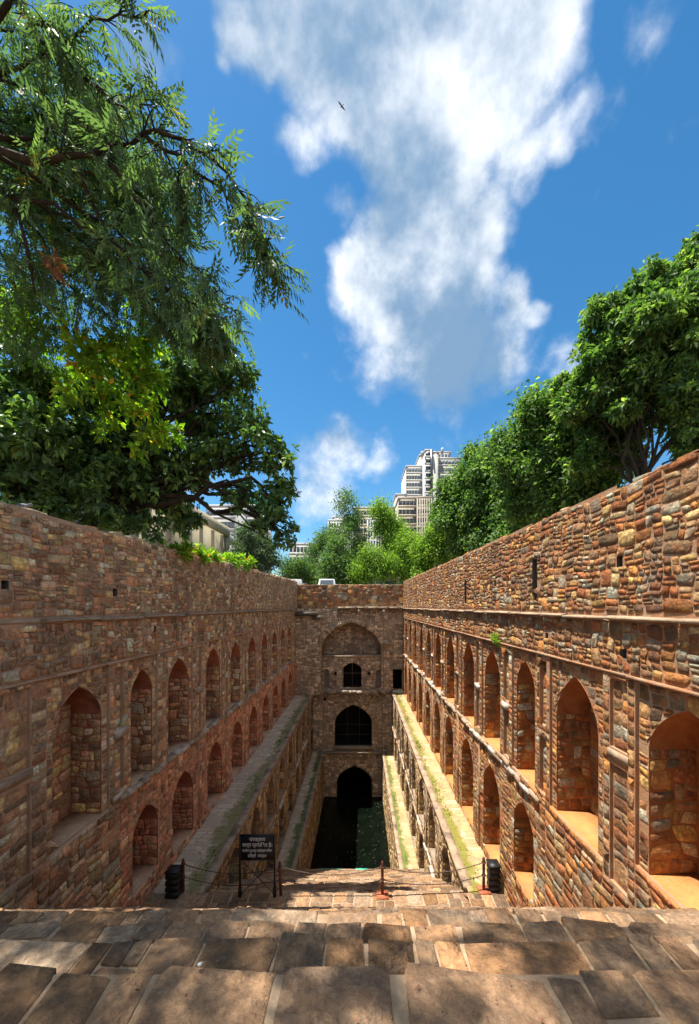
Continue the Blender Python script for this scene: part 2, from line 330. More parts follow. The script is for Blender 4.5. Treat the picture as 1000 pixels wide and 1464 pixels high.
def kd(u0, u1, v0, v1, tu, tv, rng, var=.55):
    out = []; st = [(u0, u1, v0, v1)]
    while st:
        a, b, c, d = st.pop(); w_, h_ = b - a, d - c
        ru, rv = tu * (1 + var * (rng.random() * 2 - .7)), tv * (1 + var * (rng.random() * 2 - .7))
        if w_ <= ru * 1.25 and h_ <= rv * 1.25: out.append((a, b, c, d)); continue
        if w_ / tu > h_ / tv * (.75 + .5 * rng.random()):
            x = a + w_ * rng.uniform(.36, .64); st += [(a, x, c, d), (x, b, c, d)]
        else:
            x = c + h_ * rng.uniform(.36, .64); st += [(a, b, c, x), (a, b, x, d)]
    return np.array(out)

SL = []; SS = []
for r in range(2):
    for i in range(8): SL += [r * 8 + i, r * 8 + (i + 1) % 8, r * 8 + 8 + (i + 1) % 8, r * 8 + 8 + i]; SS.append(4)
SL += list(range(16, 24)); SS.append(8)
SL, SS = np.array(SL), np.array(SS)

HS = .36
def patch(fr, u0, u1, v0, v1, tu, tv, seed, holes=(), gap=.013, hgt=(.02, .055), var=.55, vmap=None, jit=.13, cut=(.03, .24), warpamp=.16, m=.012, sink=.03, inset=.93, tilt=.45, shift=0.0, rot=.06):
    """a field of irregular stones on a plane: returns (n,24,3) vertices and (n,3) tints"""
    rng = np.random.default_rng(abs(int(seed)))
    R = kd(u0, u1, v0, v1, tu, tv, rng, var); n = len(R)
    a, b, c, d = R.T; w_, h_ = b - a - gap, d - c - gap
    cu, cv = (a + b) / 2, (c + d) / 2
    ct = rng.uniform(cut[0], cut[1], (n, 8))
    sx = np.array([-1, -1, -1, 1, 1, 1, 1, -1]) * .5; sy = np.array([1, -1, -1, -1, -1, 1, 1, 1]) * .5
    qx = np.tile(sx, (n, 1)); qy = np.tile(sy, (n, 1))
    # points: 0 left-top-low,1 left-bottom-up,2 bottom-left,3 bottom-right,4 right-low,5 right-up,6 top-right,7 top-left
    qy[:, 0] -= ct[:, 0]; qy[:, 1] += ct[:, 1]; qx[:, 2] += ct[:, 2]; qx[:, 3] -= ct[:, 3]
    qy[:, 4] += ct[:, 4]; qy[:, 5] -= ct[:, 5]; qx[:, 6] -= ct[:, 6]; qx[:, 7] += ct[:, 7]
    qx += rng.uniform(-jit, jit, qx.shape) * .6; qy += rng.uniform(-jit, jit, qy.shape) * .6
    qx = np.clip(qx, -.52, .52); qy = np.clip(qy, -.52, .52)
    sh = rng.uniform(.9, 1.0, (n, 2)); px_, py_ = qx * w_[:, None] * sh[:, :1], qy * h_[:, None] * sh[:, 1:]
    an = rng.normal(0, rot, (n, 1)); ca, sa = np.cos(an), np.sin(an)
    Q = np.stack([cu[:, None] + px_ * ca - py_ * sa, cv[:, None] + px_ * sa + py_ * ca], -1)
    if warpamp:
        A = warpamp; x, y = Q[..., 0].copy(), Q[..., 1].copy(); k = 2 * math.pi / (tu * 4.2)
        e = np.minimum.reduce([x - u0, u1 - x, y - v0, v1 - y]); e = np.clip(e / (tu * .8), 0, 1)
        Q[..., 0] += A * tu * e * (np.sin(k * y * 1.3 + 1.7 + seed) + .6 * np.sin(k * x * .7 + 2.3 * k * y * .4))
        Q[..., 1] += A * tv * e * (np.sin(k * x + seed * 1.3) + .6 * np.sin(k * .53 * x + 1.9 * k * y * .5 + 1))
    keep = np.ones(n, bool)
    for h in holes: keep &= h.push(Q, m)
    x, y = Q[..., 0], Q[..., 1]
    ar = .5 * np.abs((x * np.roll(y, -1, 1) - y * np.roll(x, -1, 1)).sum(1))
    keep &= ar > .02 * tu * tv
    if vmap is not None: Q[..., 1] = vmap(Q[..., 0], Q[..., 1])
    Q = Q[keep]; n = len(Q)
    hh = rng.uniform(*hgt, n) * HS + .002; ctr = Q.mean(1, keepdims=True)
    r = rng.normal(0, tilt, (n, 2)) / np.array([tu, tv])
    rel = Q - ctr
    tl = np.clip((rel * r[:, None]).sum(-1), -.6, .6)
    n1_ = hh[:, None] * (.72 + .6 * tl); n2_ = hh[:, None] * (1 + tl * .7 + rng.uniform(-.05, .05, tl.shape))
    ins = np.minimum(inset + .03 + rng.uniform(-.05, .03, (n, 8, 1)), .985)
    V0 = fr(Q[..., 0], Q[..., 1], np.full(Q.shape[:2], -sink) + shift)
    Q1 = ctr + rel * .995; V1 = fr(Q1[..., 0], Q1[..., 1], n1_ + shift)
    Q2 = ctr + rel * ins; V2 = fr(Q2[..., 0], Q2[..., 1], n2_ + shift)
    V = np.concatenate([V0, V1, V2], 1)
    if len(u_ := np.cross(fr.U, fr.V)) and np.dot(u_, fr.N) < 0:      # keep face orientation outward
        pass
    return V, rng.random((n, 3))

def mesh_stones(name, V, T, mat, parent, origin=None):
    n = len(V); L = (np.arange(n)[:, None] * 24 + SL).ravel()
    return mk(name, V.reshape(-1, 3), L, np.tile(SS, n), mat, parent, np.repeat(T, len(SS), 0), origin)

def px_area(V):                              # projected area in photograph pixels, 0 if out of frame
    c = V[:, 8:16]; y = np.maximum(c[..., 1], .05)
    X = CX + F * c[..., 0] / y; Y = HY - F * c[..., 2] / y
    a = .5 * np.abs((X * np.roll(Y, -1, 1) - Y * np.roll(X, -1, 1)).sum(1))
    mx, my = X.mean(1), Y.mean(1)
    a[(mx < -5) | (mx > 1005) | (my < -5) | (my > 1469) | (c[..., 1].mean(1) < .8)] = 0
    return a

def lay(parent, pieces, name='stone', nobj=300, stuff='small_stones', minpx=60, visible=None):
    """pieces: list of (V, T, mat). The largest-looking become objects of their own, the rest one mesh for each material."""
    A = np.concatenate([px_area(V) for V, T, m in pieces])
    if visible is not None:
        A = A * np.concatenate([visible(V.mean(1)) for V, T, m in pieces])
    order = np.argsort(-A); big = np.zeros(len(A), bool); big[order[:nobj]] = True; big &= A > minpx
    i = 0; rest = {}
    for V, T, m in pieces:
        b = big[i:i + len(V)]; i += len(V)
        for j in np.nonzero(b)[0]:
            mesh_stones(name, V[j:j + 1], T[j:j + 1], m, parent, origin=V[j].mean(0))
        if (~b).any(): rest.setdefault(m, []).append((V[~b], T[~b]))
    for m, l in rest.items():
        tag(mesh_stones(stuff, np.concatenate([x[0] for x in l]), np.concatenate([x[1] for x in l]), m, parent), kind='stuff')

def zone(g, fr, u0, u1, v0, v1, holes=(), vtop=None):
    """flat wall surface with openings cut out, added to Geo g"""
    top = (lambda u: np.full_like(np.asarray(u, float), v1)) if vtop is None else vtop
    def quad(a, b, lo, hi_a, hi_b, lo_b=None):
        lo_b = lo if lo_b is None else lo_b
        g.add(fr(np.array([a, b, b, a], float), np.array([lo, lo_b, hi_b, hi_a], float)), [[0, 1, 2, 3]])
    x = u0
    for h in sorted(holes, key=lambda h: h.c):
        a, b = h.c - h.a, h.c + h.a
        if a > x + 1e-6: quad(x, a, v0, float(top(a)), float(top(a)))
        if h.vb > v0 + 1e-4: quad(a, b, v0, h.vb, h.vb)
        us, vs = h.outline()
        for i in range(len(us) - 1):
            g.add(fr(np.array([us[i], us[i + 1], us[i + 1], us[i]]), np.array([vs[i], vs[i + 1], float(top(us[i + 1])), float(top(us[i]))])), [[0, 1, 2, 3]])
        x = b
    if u1 > x + 1e-6: quad(x, u1, v0, float(top(x)), float(top(u1)))

def reveal(g, fr, a, b, v0, v1, depth):       # four sides of a rectangular recess
    n = np.array([0, 0, -depth, -depth])
    for (ua, va, ub, vb) in ((a, v0, a, v1), (b, v0, b, v1), (a, v0, b, v0), (a, v1, b, v1)):
        g.add(fr(np.array([ua, ub, ub, ua], float), np.array([va, vb, vb, va], float), n), [[0, 1, 2, 3]])

def niche_mesh(fr, h, depth, back=True, floor=True):
    g = Geo(); us, vs = h.outline(); vsp = h.vt - h.rise
    U = np.concatenate([[h.c - h.a], us, [h.c + h.a]]); V = np.concatenate([[h.vb], vs, [h.vb]])
    for i in range(len(U) - 1):
        g.add(fr(np.array([U[i], U[i + 1], U[i + 1], U[i]]), np.array([V[i], V[i + 1], V[i + 1], V[i]]), np.array([.004, .004, -depth, -depth])), [[0, 1, 2, 3]])
    if back: g.add(fr(U, V, -depth), [list(range(len(U)))])
    if floor: g.add(fr(np.array([h.c - h.a, h.c + h.a, h.c + h.a, h.c - h.a]), np.full(4, h.vb), np.array([0, 0, -depth, -depth])), [[0, 1, 2, 3]])
    return g

def niche_stones(fr, h, depth, seed, tu, tv, jamb=True):
    """stones on the back and the jambs of a niche, below the springing"""
    out = []; vsp = h.vt - h.rise
    bk = fr.off(-depth)
    class Inv(Hole): pass
    V, T = patch(bk, h.c - h.a + .01, h.c + h.a - .01, h.vb + .01, vsp + h.rise * .35, tu, tv, seed, hgt=(.012, .035), gap=.012)
    c = V[:, 16:24].mean(1); uu = (c - fr.O) @ fr.U; vv = (c - fr.O) @ fr.V
    k = (np.abs(uu - h.c) < h.a * .8) | (vv < vsp - .02); V, T = V[k], T[k]
    out.append((V, T))
    if jamb:
        for s in (1, -1):
            O = fr.O + fr.U * (h.c + s * h.a) ; jf = Frame(O, -fr.N, fr.V, -s * fr.U)
            out.append(patch(jf, .01, depth, h.vb + .01, vsp, tu * .9, tv, seed + 7 * s, hgt=(.01, .03), gap=.012))
    return out

# ------------------------------------------------------------------ the two long arcaded walls
def lerp(a, b, t_): return a + (b - a) * t_
NEAR = -3.2
def arcade_wall(side, name, label, upper, lower, hs, hm, hl, zt, mats, seed, panel0, slots):
    """hs string course, hm thin moulding, hl broken ledge (all metres below the eye); zt(s) top of the parapet"""
    sg = 1 if side == 0 else -1; X = XA[side]
    stone, low_stone, mortar, plaster, sill, slabm = mats
    fr = Frame((X, 0, 0), (0, 1, 0), (0, 0, 1), (sg, 0, 0))
    root = tag(empty(name, (X, 0, -HA)), label, 'wall'); rng = np.random.default_rng(seed)
    pieces = []; g = Geo(); TH = .75
    # parapet above the string course, with its small square holes
    ph = [Hole(c, a, v0, v1, 0) for c, a, v0, v1 in slots if v0 > -hs]
    bh = [Hole(c, a, v0, v1, 0) for c, a, v0, v1 in slots if v0 <= -hs]
    top = lambda u: zt(np.asarray(u, float))
    zone(g, fr, NEAR, D, -hs, 3, ph, top)
    vm = lambda u, v: -hs + .07 + (v + hs - .07) * (zt(u) + hs - .09) / (2.0 + hs - .09)
    def sl(h):                                # hole heights seen in the unsloped frame of the stones
        k = (2.0 + hs - .09) / (float(zt(h.c)) + hs - .09); q = lambda v: -hs + .07 + (v + hs - .07) * k
        return Hole(h.c, h.a, q(h.vb), q(h.vt), 0)
    V, T = patch(fr, NEAR, D, -hs + .07, 2.0, .19, .135, seed, [sl(h) for h in ph], vmap=vm, hgt=(.015, .075), var=.85, warpamp=.12)
    pieces.append((V, T, stone))
    # back and top of the wall
    us = np.linspace(NEAR, D, 60)
    for i in range(59):
        a, b = us[i], us[i + 1]; za, zb = float(zt(a)), float(zt(b))
        g.add(fr(np.array([a, b, b, a]), np.array([za, zb, zb, za]), np.array([0, 0, -TH, -TH])), [[0, 1, 2, 3]])
        g.add(fr(np.array([a, b, b, a]), np.array([-7.3, -7.3, zb, za]), np.full(4, -TH)), [[0, 1, 2, 3]])
    ctop = Frame((X - sg * TH, 0, 0), (0, 1, 0), (sg, 0, 0), (0, 0, 1))
    V, T = patch(ctop, NEAR, D, .02, TH - .01, .3, .3, seed + 1, hgt=(.04, .26)); V[..., 2] += zt(V[..., 1]); pieces.append((V, T, stone))
    g.add(fr(np.full(4, NEAR), np.array([-7.3, -7.3, float(zt(NEAR)), float(zt(NEAR))]), np.array([0, -TH, -TH, 0])), [[0, 1, 2, 3]])
    # string course: projecting worn slabs
    s = NEAR
    while s < D:
        L = rng.uniform(.7, 1.5); e = min(s + L - .012, D); pr = rng.uniform(.075, .12) if rng.random() > .06 else .03; q = Geo()
        h0 = hs + rng.uniform(-.018, .018)
        pts = [(0, -.03), (pr * .8, -.03 + rng.uniform(0, .01)), (pr, -.012), (pr * .95, .016 + rng.uniform(-.008, .004)), (0, .03)]
        VV = np.concatenate([fr(np.full(5, uu), -h0 + np.array([p[1] for p in pts]), np.array([p[0] for p in pts])) for uu in (s, (s + e) / 2, e)])
        VV += rng.uniform(-.006, .006, VV.shape)
        q.add(VV, [[k * 5 + i, k * 5 + i + 1, k * 5 + 6 + i, k * 5 + 5 + i] for k in (0, 1) for i in range(4)] + [[0, 1, 2, 3, 4], [14, 13, 12, 11, 10]])
        q.build('string_course_slab', slabm, root, origin=VV.mean(0)); s += L
    # band between string course and thin moulding
    zone(g, fr, NEAR, D, -hm, -hs, bh)
    pieces.append(patch(fr, NEAR, D, -hm + .03, -hs - .05, .18, .125, seed + 2, bh, hgt=(.02, .09), var=.8, warpamp=.12) + (stone,))
    s = NEAR                                    # thin projecting course over the panels
    while s < D:
        L = rng.uniform(.5, 1.3); e = min(s + L - .01, D); pr = rng.uniform(.015, .045)
        if rng.random() > .08:
            q = Geo(); VV = fr(np.array([s, e, e, s] * 2), np.array([-hm - .03] * 4 + [-hm + .012] * 4) + rng.uniform(-.008, .008, 8), np.array([-.02, -.02, pr, pr] * 2)); q.add(VV, BOXF)
            q.build('thin_course_slab', mortar, root, origin=VV.mean(0))
        s += L
    # upper row: recessed panels with pointed niches, pilasters with little stacked recesses
    vt, vb = -hm - .03, -hl
    panels = []
    for (c, a, h0, h1, pt) in upper:
        pw = a + .17; panels.append((c - pw, c + pw, Hole(c, a, -h1, -h0, a * pt, .34)))
    for (a, b, h0, h1) in panel0: panels.append((a, b, None, -h1, -h0))
    panels.sort(key=lambda p: p[0]); RD = .045
    x = NEAR; pil = []
    for p in panels:
        pil.append((x, p[0])); x = p[1]
        pf = fr.off(-RD)
        if p[2] is None:                      # blind rectangular panels, one above the other
            a, b, _, lo, hi = p
            for (va, vb_) in ((lo, hi), (min(vb, lo - 1.35), lo - .22)):
                zone(g, pf, a, b, va, vb_); reveal(g, fr, a, b, va, vb_, RD)
                pieces.append(patch(pf, a + .01, b - .01, va + .01, vb_ - .01, .24, .2, seed + int(a * 100), hgt=(.01, .04)) + (stone,))
            zone(g, fr, a, b, lo - .22, lo); zone(g, fr, a, b, hi, vt); zone(g, fr, a, b, -hl, lo - .22 - 0.0) if False else None
            bt = min(vb, lo - 1.35)
            if bt > vb + .01:
                zone(g, fr, a, b, vb, bt); pieces.append(patch(fr, a, b, vb, bt, .24, .16, seed + 901, hgt=(.02, .08), var=.7) + (stone,))
            if vt - hi > .05: pieces.append(patch(fr, a, b, hi + .005, vt - .01, .22, .14, seed + 902, hgt=(.02, .07)) + (stone,))
            q = Geo(); VV = fr(np.array([a - .03, b + .03, b + .03, a - .03] * 2), np.array([lo - .14] * 4 + [lo - .02] * 4) + rng.uniform(-.012, .012, 8), np.array([-.03, -.03, .02, .02] * 2)); q.add(VV, BOXF); q.build('panel_sill', slabm, root, origin=VV.mean(0))
            continue
        a, b, h = p; v0 = h.vb
        zone(g, pf, a, b, v0, vt, [h]); reveal(g, fr, a, b, v0, vt, RD)
        if v0 > vb:
            zone(g, fr, a, b, vb, v0)
            if v0 - vb > .06: pieces.append(patch(fr, a, b, vb, v0 - .005, .24, .16, seed + int(h.c * 71), hgt=(.02, .08), var=.7) + (stone,))
        pieces.append(patch(pf, a + .01, b - .01, v0 + .01, vt - .02, .18, .125, seed + int(h.c * 100), [h], hgt=(.01, .045)) + (stone,))
        nic = niche_mesh(pf, h, .58, floor=False).build('niche', plaster, root)
        for (V, T) in niche_stones(pf, h, .58, seed + int(h.c * 37), .24, .17): pieces.append((V, T, stone))
        q = Geo(); VV = fr(np.array([a + .02, b - .02, b - .02, a + .02] * 2), np.array([v0 - .1] * 4 + [v0 - .004, v0 - .004, v0 + .012, v0 + .012]), np.array([.004, .004, -.64, -.64] * 2)) + rng.uniform(-.008, .008, (8, 3)); q.add(VV, BOXF); q.build('niche_sill', sill, nic, origin=VV.mean(0))
    pil.append((x, D))
    for (a, b) in pil:
        if b - a < .02: continue
        mid = (vt + vb) / 2; c = (a + b) / 2; w2 = min(.16, (b - a) * .27); hs1 = []; hs2 = []
        if b - a > .42 and b - a < 1.4:
            hs1 = [Hole(c, w2, mid + .1, vt - .1, 0)]; hs2 = [Hole(c, w2, vb + .22, mid - .1, 0)]
        zone(g, fr, a, b, mid, vt, hs1); zone(g, fr, a, b, vb, mid, hs2)
        for hh, q0, q1 in ((hs1, mid, vt), (hs2, vb, mid)):
            pieces.append(patch(fr, a + .008, b - .008, q0 + .01, q1 - .01, .19, .16, seed + int(c * 91 + q0 * 10), hh, hgt=(.015, .05)) + (stone,))
            for h in hh:
                zone(g, fr.off(-.07), h.c - h.a, h.c + h.a, h.vb, h.vt); reveal(g, fr, h.c - h.a, h.c + h.a, h.vb, h.vt, .07)
                pieces.append(patch(fr.off(-.07), h.c - h.a + .01, h.c + h.a - .01, h.vb + .01, h.vt - .01, .17, .15, seed + int(c * 57), hgt=(.01, .03)) + (stone,))
        if hs1:                               # broken brackets between and under the little recesses
            for vz, chance in ((mid, .9), (vb + .12, .6)):
                if rng.random() < chance:
                    q = Geo(); ww = w2 + .04; pr = rng.uniform(.03, .1)
                    VV = fr(np.array([c - ww, c + ww, c + ww, c - ww] * 2), vz + np.array([-.07] * 4 + [.06] * 4), np.array([-.04, -.04, pr * .7, pr] * 2)) + rng.uniform(-.025, .025, (8, 3))
                    q.add(VV, BOXF); q.build('bracket_stone', slabm if rng.random() < .5 else 'broken_plaster', root, origin=VV.mean(0))
    # lower row: plain arches above the walkway; bare rubble towards the stairs
    lv = -HA - .5; s0 = lower[0][0] - .95
    lh = [Hole(c, a, -h1, -h0, a * 1.15, .22) for (c, a, h0, h1) in lower]
    zone(g, fr, NEAR, D, lv, vb, lh)
    pieces.append(patch(fr, NEAR, s0, lv, vb - .01, .27, .17, seed + 5, [h for h in lh if h.c < s0], hgt=(.03, .1), var=.8, warpamp=.12) + (stone,))
    pieces.append(patch(fr, s0, D, lv, vb - .01, .22, .15, seed + 6, lh, hgt=(.008, .06), var=.8, warpamp=.12) + (low_stone,))
    for h in lh:
        nic = niche_mesh(fr, h, .6, floor=False).build('niche', plaster, root)
        for (V, T) in niche_stones(fr, h, .6, seed + int(h.c * 53), .24, .17): pieces.append((V, T, low_stone))
        q = Geo(); VV = fr(np.array([h.c - h.a - .0, h.c + h.a, h.c + h.a, h.c - h.a] * 2), np.array([h.vb - .3] * 4 + [h.vb - .012, h.vb - .012, h.vb + .01, h.vb + .01]), np.array([.006, .006, -.64, -.64] * 2)) + rng.uniform(-.004, .004, (8, 3)); q.add(VV, BOXF); q.build('niche_sill', sill, nic, origin=VV.mean(0))
    # thin vertical joints (shallow pilaster strips) between the lower arches
    for i in range(1, len(lh) - 1):
        c = (lh[i].c + lh[i + 1].c) / 2; q = Geo(); VV = fr(np.array([c - .2, c + .2, c + .2, c - .2] * 2), np.array([-HA] * 4 + [vb - .04] * 4), np.array([-.02, -.02, .045, .045] * 2)); q.add(VV, BOXF); q.build('pilaster_strip', mortar, root, origin=VV.mean(0))
        pieces.append(patch(fr.off(.045), c - .19, c + .19, -HA + .02, vb - .05, .2, .16, seed + 300 + i, hgt=(.006, .03)) + (low_stone,))
    # broken ledge between the rows: crumbled masonry and pale plaster
    s = upper[1][0] - .9 if side == 0 else upper[2][0] - .7
    while s < D - .1:
        L = rng.uniform(.15, .5); pr = rng.uniform(.02, .11); e = min(s + L, D)
        hz = rng.uniform(.03, .08)
        VV = fr(np.array([s, e, e, s] * 2), -hl + np.array([-hz] * 4 + [.04 + rng.uniform(-.02, .05)] * 4), np.array([-.1, -.1, pr, pr * .9] + [-.1, -.1, pr * .8, pr * .7])) + rng.uniform(-.03, .03, (8, 3))
        q = Geo(); q.add(VV, BOXF); q.build('broken_ledge_block', 'broken_plaster' if rng.random() < .42 else slabm, root, origin=VV.mean(0)); s += L * rng.uniform(.9, 1.15)
    for h in ph + bh:                         # square holes into the wall; their dark lining paints in the shade
        niche_mesh(fr, h, .7).build('putlog_shade', 'slab_dark', root)
    g.build('wall_core', mortar, root)
    stairs = lambda c: (c[:, 2] > -(2.26 + .79 * np.maximum(c[:, 1] - 2.84, -1)) + .05)
    lay(root, pieces, visible=lambda c: stairs(c) | (c[:, 1] > 9))
    return root

LU = [(6.77, .58, 1.43, 3.99, 1.1), (8.72, .42, 1.44, 3.95, 1.3), (10.5, .6, 1.42, 3.95, 1.15)] + [(12.95 + 2.33 * i, .6, 1.42, 3.97, 1.15) for i in range(7)]
LL = [(8.8, .52, 4.6, 6.32), (10.66, .62, 4.63, 6.6)] + [(13.0 + 2.33 * i, .64, 4.63, 6.68) for i in range(7)]
arcade_wall(0, 'arcade_wall', 'long brownish rubble wall with niches, in full shade under the big-leaved dark tree', LU, LL, .23, 1.12, 4.0,
            lambda s: 1.38 + .022 * np.clip(s - 5, -8, 26) + .03 * np.sin(s * 1.7) * np.clip((12 - s) / 6, 0, 1), ('stone_shaded_wall', 'stone_pink_arcade', 'mortar_left', 'plaster_left', 'sill_left', 'slab_grey'), 11,
            [(4.55, 5.72, 1.22, 2.42)], [(5.31, .055, .2, .36), (7.7, .07, .2, .36), (10.15, .05, .2, .34), (9.2, .05, -.62, -.48)])
HS = .2
RU = [(4.0, .55, 1.1, 3.2, 1.1), (6.1, .58, 1.13, 3.58, 1.3), (7.95, .43, 1.14, 3.58, 1.3), (9.95, .56, 1.13, 3.62, 1.3), (12.1, .58, 1.13, 3.66, 1.3), (14.55, .6, 1.13, 3.65, 1.3)] + [(16.8 + 2.3 * i, .58, 1.13, 3.68, 1.3) for i in range(6)]
RL = [(7.95, .47, 4.12, 5.85), (9.9, .61, 4.16, 6.55), (12.1, .62, 4.2, 6.65), (14.55, .62, 4.2, 6.68)] + [(16.8 + 2.3 * i, .6, 4.2, 6.68) for i in range(6)]
arcade_wall(1, 'arcade_wall', 'long sunlit red-orange rubble wall with niches, under the dense bright green trees', RU, RL, .15, .88, 3.72,
            lambda s: 1.55 + .015 * np.clip(s - 3.8, -8, 27) + .025 * np.sin(s * 2.1) * np.clip((11 - s) / 6, 0, 1), ('stone_sunlit_wall', 'stone_sunlit_wall', 'mortar_right', 'plaster_right', 'sill_right', 'slab_tan'), 23,
            [(4.86, 5.2, .98, 1.9)], [(7.43, .1, .12, .92), (5.0, .055, .52, .66), (12.3, .12, .1, .85), (4.93, .06, -.68, -.55), (6.95, .05, -.6, -.48), (9.6, .05, .5, .66)])

HS = .34
# ------------------------------------------------------------------ terrace walls below the walkways
def terrace_wall(side, name, label, mats, seed):
    sg = 1 if side == 0 else -1; X = XB[side]; stone, mortar = mats; s0 = 9.25
    fr = Frame((X, 0, 0), (0, 1, 0), (0, 0, 1), (sg, 0, 0)); root = tag(empty(name, (X, s0, -HB)), label, 'wall')
    g = Geo(); pieces = []; rng = np.random.default_rng(seed)
    mid = -9.25; up = []; lo = []
    for i in range(9):
        c = 11.3 + 2.3 * i
        up.append(Hole(c, .6, -9.0, -7.2, .62, .3)); lo.append(Hole(c, .62, -11.35, -9.5, .62, .25))
    zone(g, fr, s0, D, mid, -HA, up); zone(g, fr, s0, D, -HB - .3, mid, lo)
    pieces.append(patch(fr, s0, D, mid, -HA - .12, .24, .17, seed, up, hgt=(.02, .08)) + (stone,))
    pieces.append(patch(fr, s0, D, -HB - .3, mid - .03, .24, .17, seed + 1, lo, hgt=(.02, .08)) + (stone,))
    for h in up + lo:
        niche_mesh(fr, h, 1.0).build('niche', mortar, root)
        for (V, T) in niche_stones(fr, h, 1.0, seed + int(h.c * 31), .3, .22, jamb=True): pieces.append((V, T, stone))
    for i in range(9):                        # shallow pilasters
        c = 11.3 + 2.3 * i + 1.15
        if c > D - .3: continue
        q = Geo(); VV = fr(np.array([c - .22, c + .22, c + .22, c - .22] * 2), np.array([mid + .02] * 4 + [-HA - .14] * 4), np.array([-.02, -.02, .06, .06] * 2)) + rng.uniform(-.01, .01, (8, 3)); q.add(VV, BOXF); q.build('pilaster', mortar, root, origin=VV.mean(0))
        pieces.append(patch(fr.off(.06), c - .2, c + .2, mid + .04, -HA - .16, .2, .17, seed + 400 + i, hgt=(.01, .04)) + (stone,))
    s = s0                                    # coping slabs along the walkway edge
    while s < D:
        L = rng.uniform(.6, 1.3); e = min(s + L - .015, D); q = Geo(); VV = fr(np.array([s, e, e, s] * 2), np.array([-HA - .11] * 4 + [-HA + .03] * 4), np.array([-.16, -.16, .07, .07] * 2)) + rng.uniform(-.015, .015, (8, 3))
        q.add(VV, BOXF); q.build('coping_slab', 'slab_tan' if side else 'slab_grey', root, origin=VV.mean(0)); s += L
    s = s0 + 1
    while s < D:
        L = rng.uniform(.3, .8); pr = rng.uniform(.04, .14); VV = fr(np.array([s, s + L, s + L, s] * 2), mid + np.array([-.06] * 4 + [.05] * 4), np.array([-.05, -.05, pr, pr] * 2)) + rng.uniform(-.02, .02, (8, 3))
        q = Geo(); q.add(VV, BOXF); q.build('broken_ledge_block', 'broken_plaster' if rng.random() < .35 else ('slab_tan' if side else 'slab_grey'), root, origin=VV.mean(0)); s += L * 1.1
    # front end of the wall, towards the stairs
    ef = Frame((min(X, X - sg * 1.0), s0, 0), (1, 0, 0), (0, 0, 1), (0, -1, 0))
    zone(g, ef, .1, 1.0 if sg > 0 else 1.0, -HB, -HA)
    g.build('wall_core', mortar, root); lay(root, pieces, minpx=80)
    # lowest retaining wall, standing in the water
    X = XC[side]; fr = Frame((X, 0, 0), (0, 1, 0), (0, 0, 1), (sg, 0, 0)); s1 = 16.4
    r2 = tag(empty('retaining_wall', (X, s1, -HW)), label.replace('terrace wall with two rows of small arched niches', 'plain low retaining wall dropping into the dark water'), 'wall')
    g = Geo(); zone(g, fr, s1, D, -HW - 1, -HB); g.add(fr(np.array([s1] * 4, float), np.array([-HW - 1, -HW - 1, -HB, -HB]), np.array([0, -.8, -.8, 0])), [[0, 1, 2, 3]]); g.build('wall_core', mortar, r2)
    lay(r2, [patch(fr, s1, D, -HW - .6, -HB - .1, .26, .17, seed + 9, hgt=(.02, .08)) + (stone,)], minpx=80)
    s = s1
    while s < D:
        L = rng.uniform(.6, 1.3); e = min(s + L - .015, D); q = Geo(); VV = fr(np.array([s, e, e, s] * 2), np.array([-HB - .1] * 4 + [-HB + .025] * 4), np.array([-.14, -.14, .06, .06] * 2)) + rng.uniform(-.012, .012, (8, 3))
        q.add(VV, BOXF); q.build('coping_slab', 'slab_tan' if side else 'slab_grey', r2, origin=VV.mean(0)); s += L
terrace_wall(0, 'terrace_wall', 'shaded terrace wall with two rows of small arched niches, behind the black sign', ('stone_terrace', 'mortar_facade'), 41)
terrace_wall(1, 'terrace_wall', 'sunlit terrace wall with two rows of small arched niches, under the yellow mossy walkway', ('stone_terrace', 'mortar_facade'), 57)

# walkways on top of the terraces
def walkway(side, level, mat, seed):
    xo, xi = (XA, XB)[level][side], (XB, XC)[level][side]; h = (HA, HB)[level]; s0 = (9.0, 16.5)[level]
    a, b = min(xo, xi), max(xo, xi); fr = Frame((0, 0, -h), (1, 0, 0), (0, 1, 0), (0, 0, 1))
    g = Geo(); g.add(fr(np.array([a, b, b, a]), np.array([s0, s0, D, D], float)), [[0, 1, 2, 3]], (.35, .4, .5))
    o = tag(g.build('walkway', mat, tint=True), kind='structure')
    V, T = patch(fr, a + .02, b - .02, s0, D, .34, .24, seed, hgt=(.006, .022), gap=.02, inset=.86)
    lay(o, [(V, T, mat)], name='paving_stone', stuff='small_paving_stones', minpx=90)
    # kerb strip at the foot of the wall
    # blades of grass and moss along the edge
    rng = np.random.default_rng(seed + 1); n = 2600 if level == 0 else 1600
    y = rng.uniform(s0 + .4, D, n); clump = np.sin(y * 1.3 + seed) + .7 * np.sin(y * 3.1) + rng.normal(0, .5, n); k = clump > .35; y = y[k]; n = len(y)
    e = np.abs(rng.normal(.24, .16, n)); x = xi + np.sign(xo - xi) * e
    ang = rng.uniform(0, 6.28, n); hh = rng.uniform(.02, .065, n); c = np.stack([x, y, np.full(n, -h + .005)], 1); d_ = np.stack([np.cos(ang), np.sin(ang), 0 * ang], 1) * .018
    tip = c + np.stack([rng.normal(0, .02, n), rng.normal(0, .02, n), hh], 1)
    VV = np.stack([c - d_, c + d_, tip], 1).reshape(-1, 3)
    tag(mk('moss_grass', VV, np.arange(3 * n), np.full(n, 3), 'grass', None, rng.random((n, 3))), ('short mossy grass along the edge of the ' + ('upper', 'lower')[level] + (' shaded', ' sunlit')[side] + ' walkway'), 'grass', None, 'stuff')
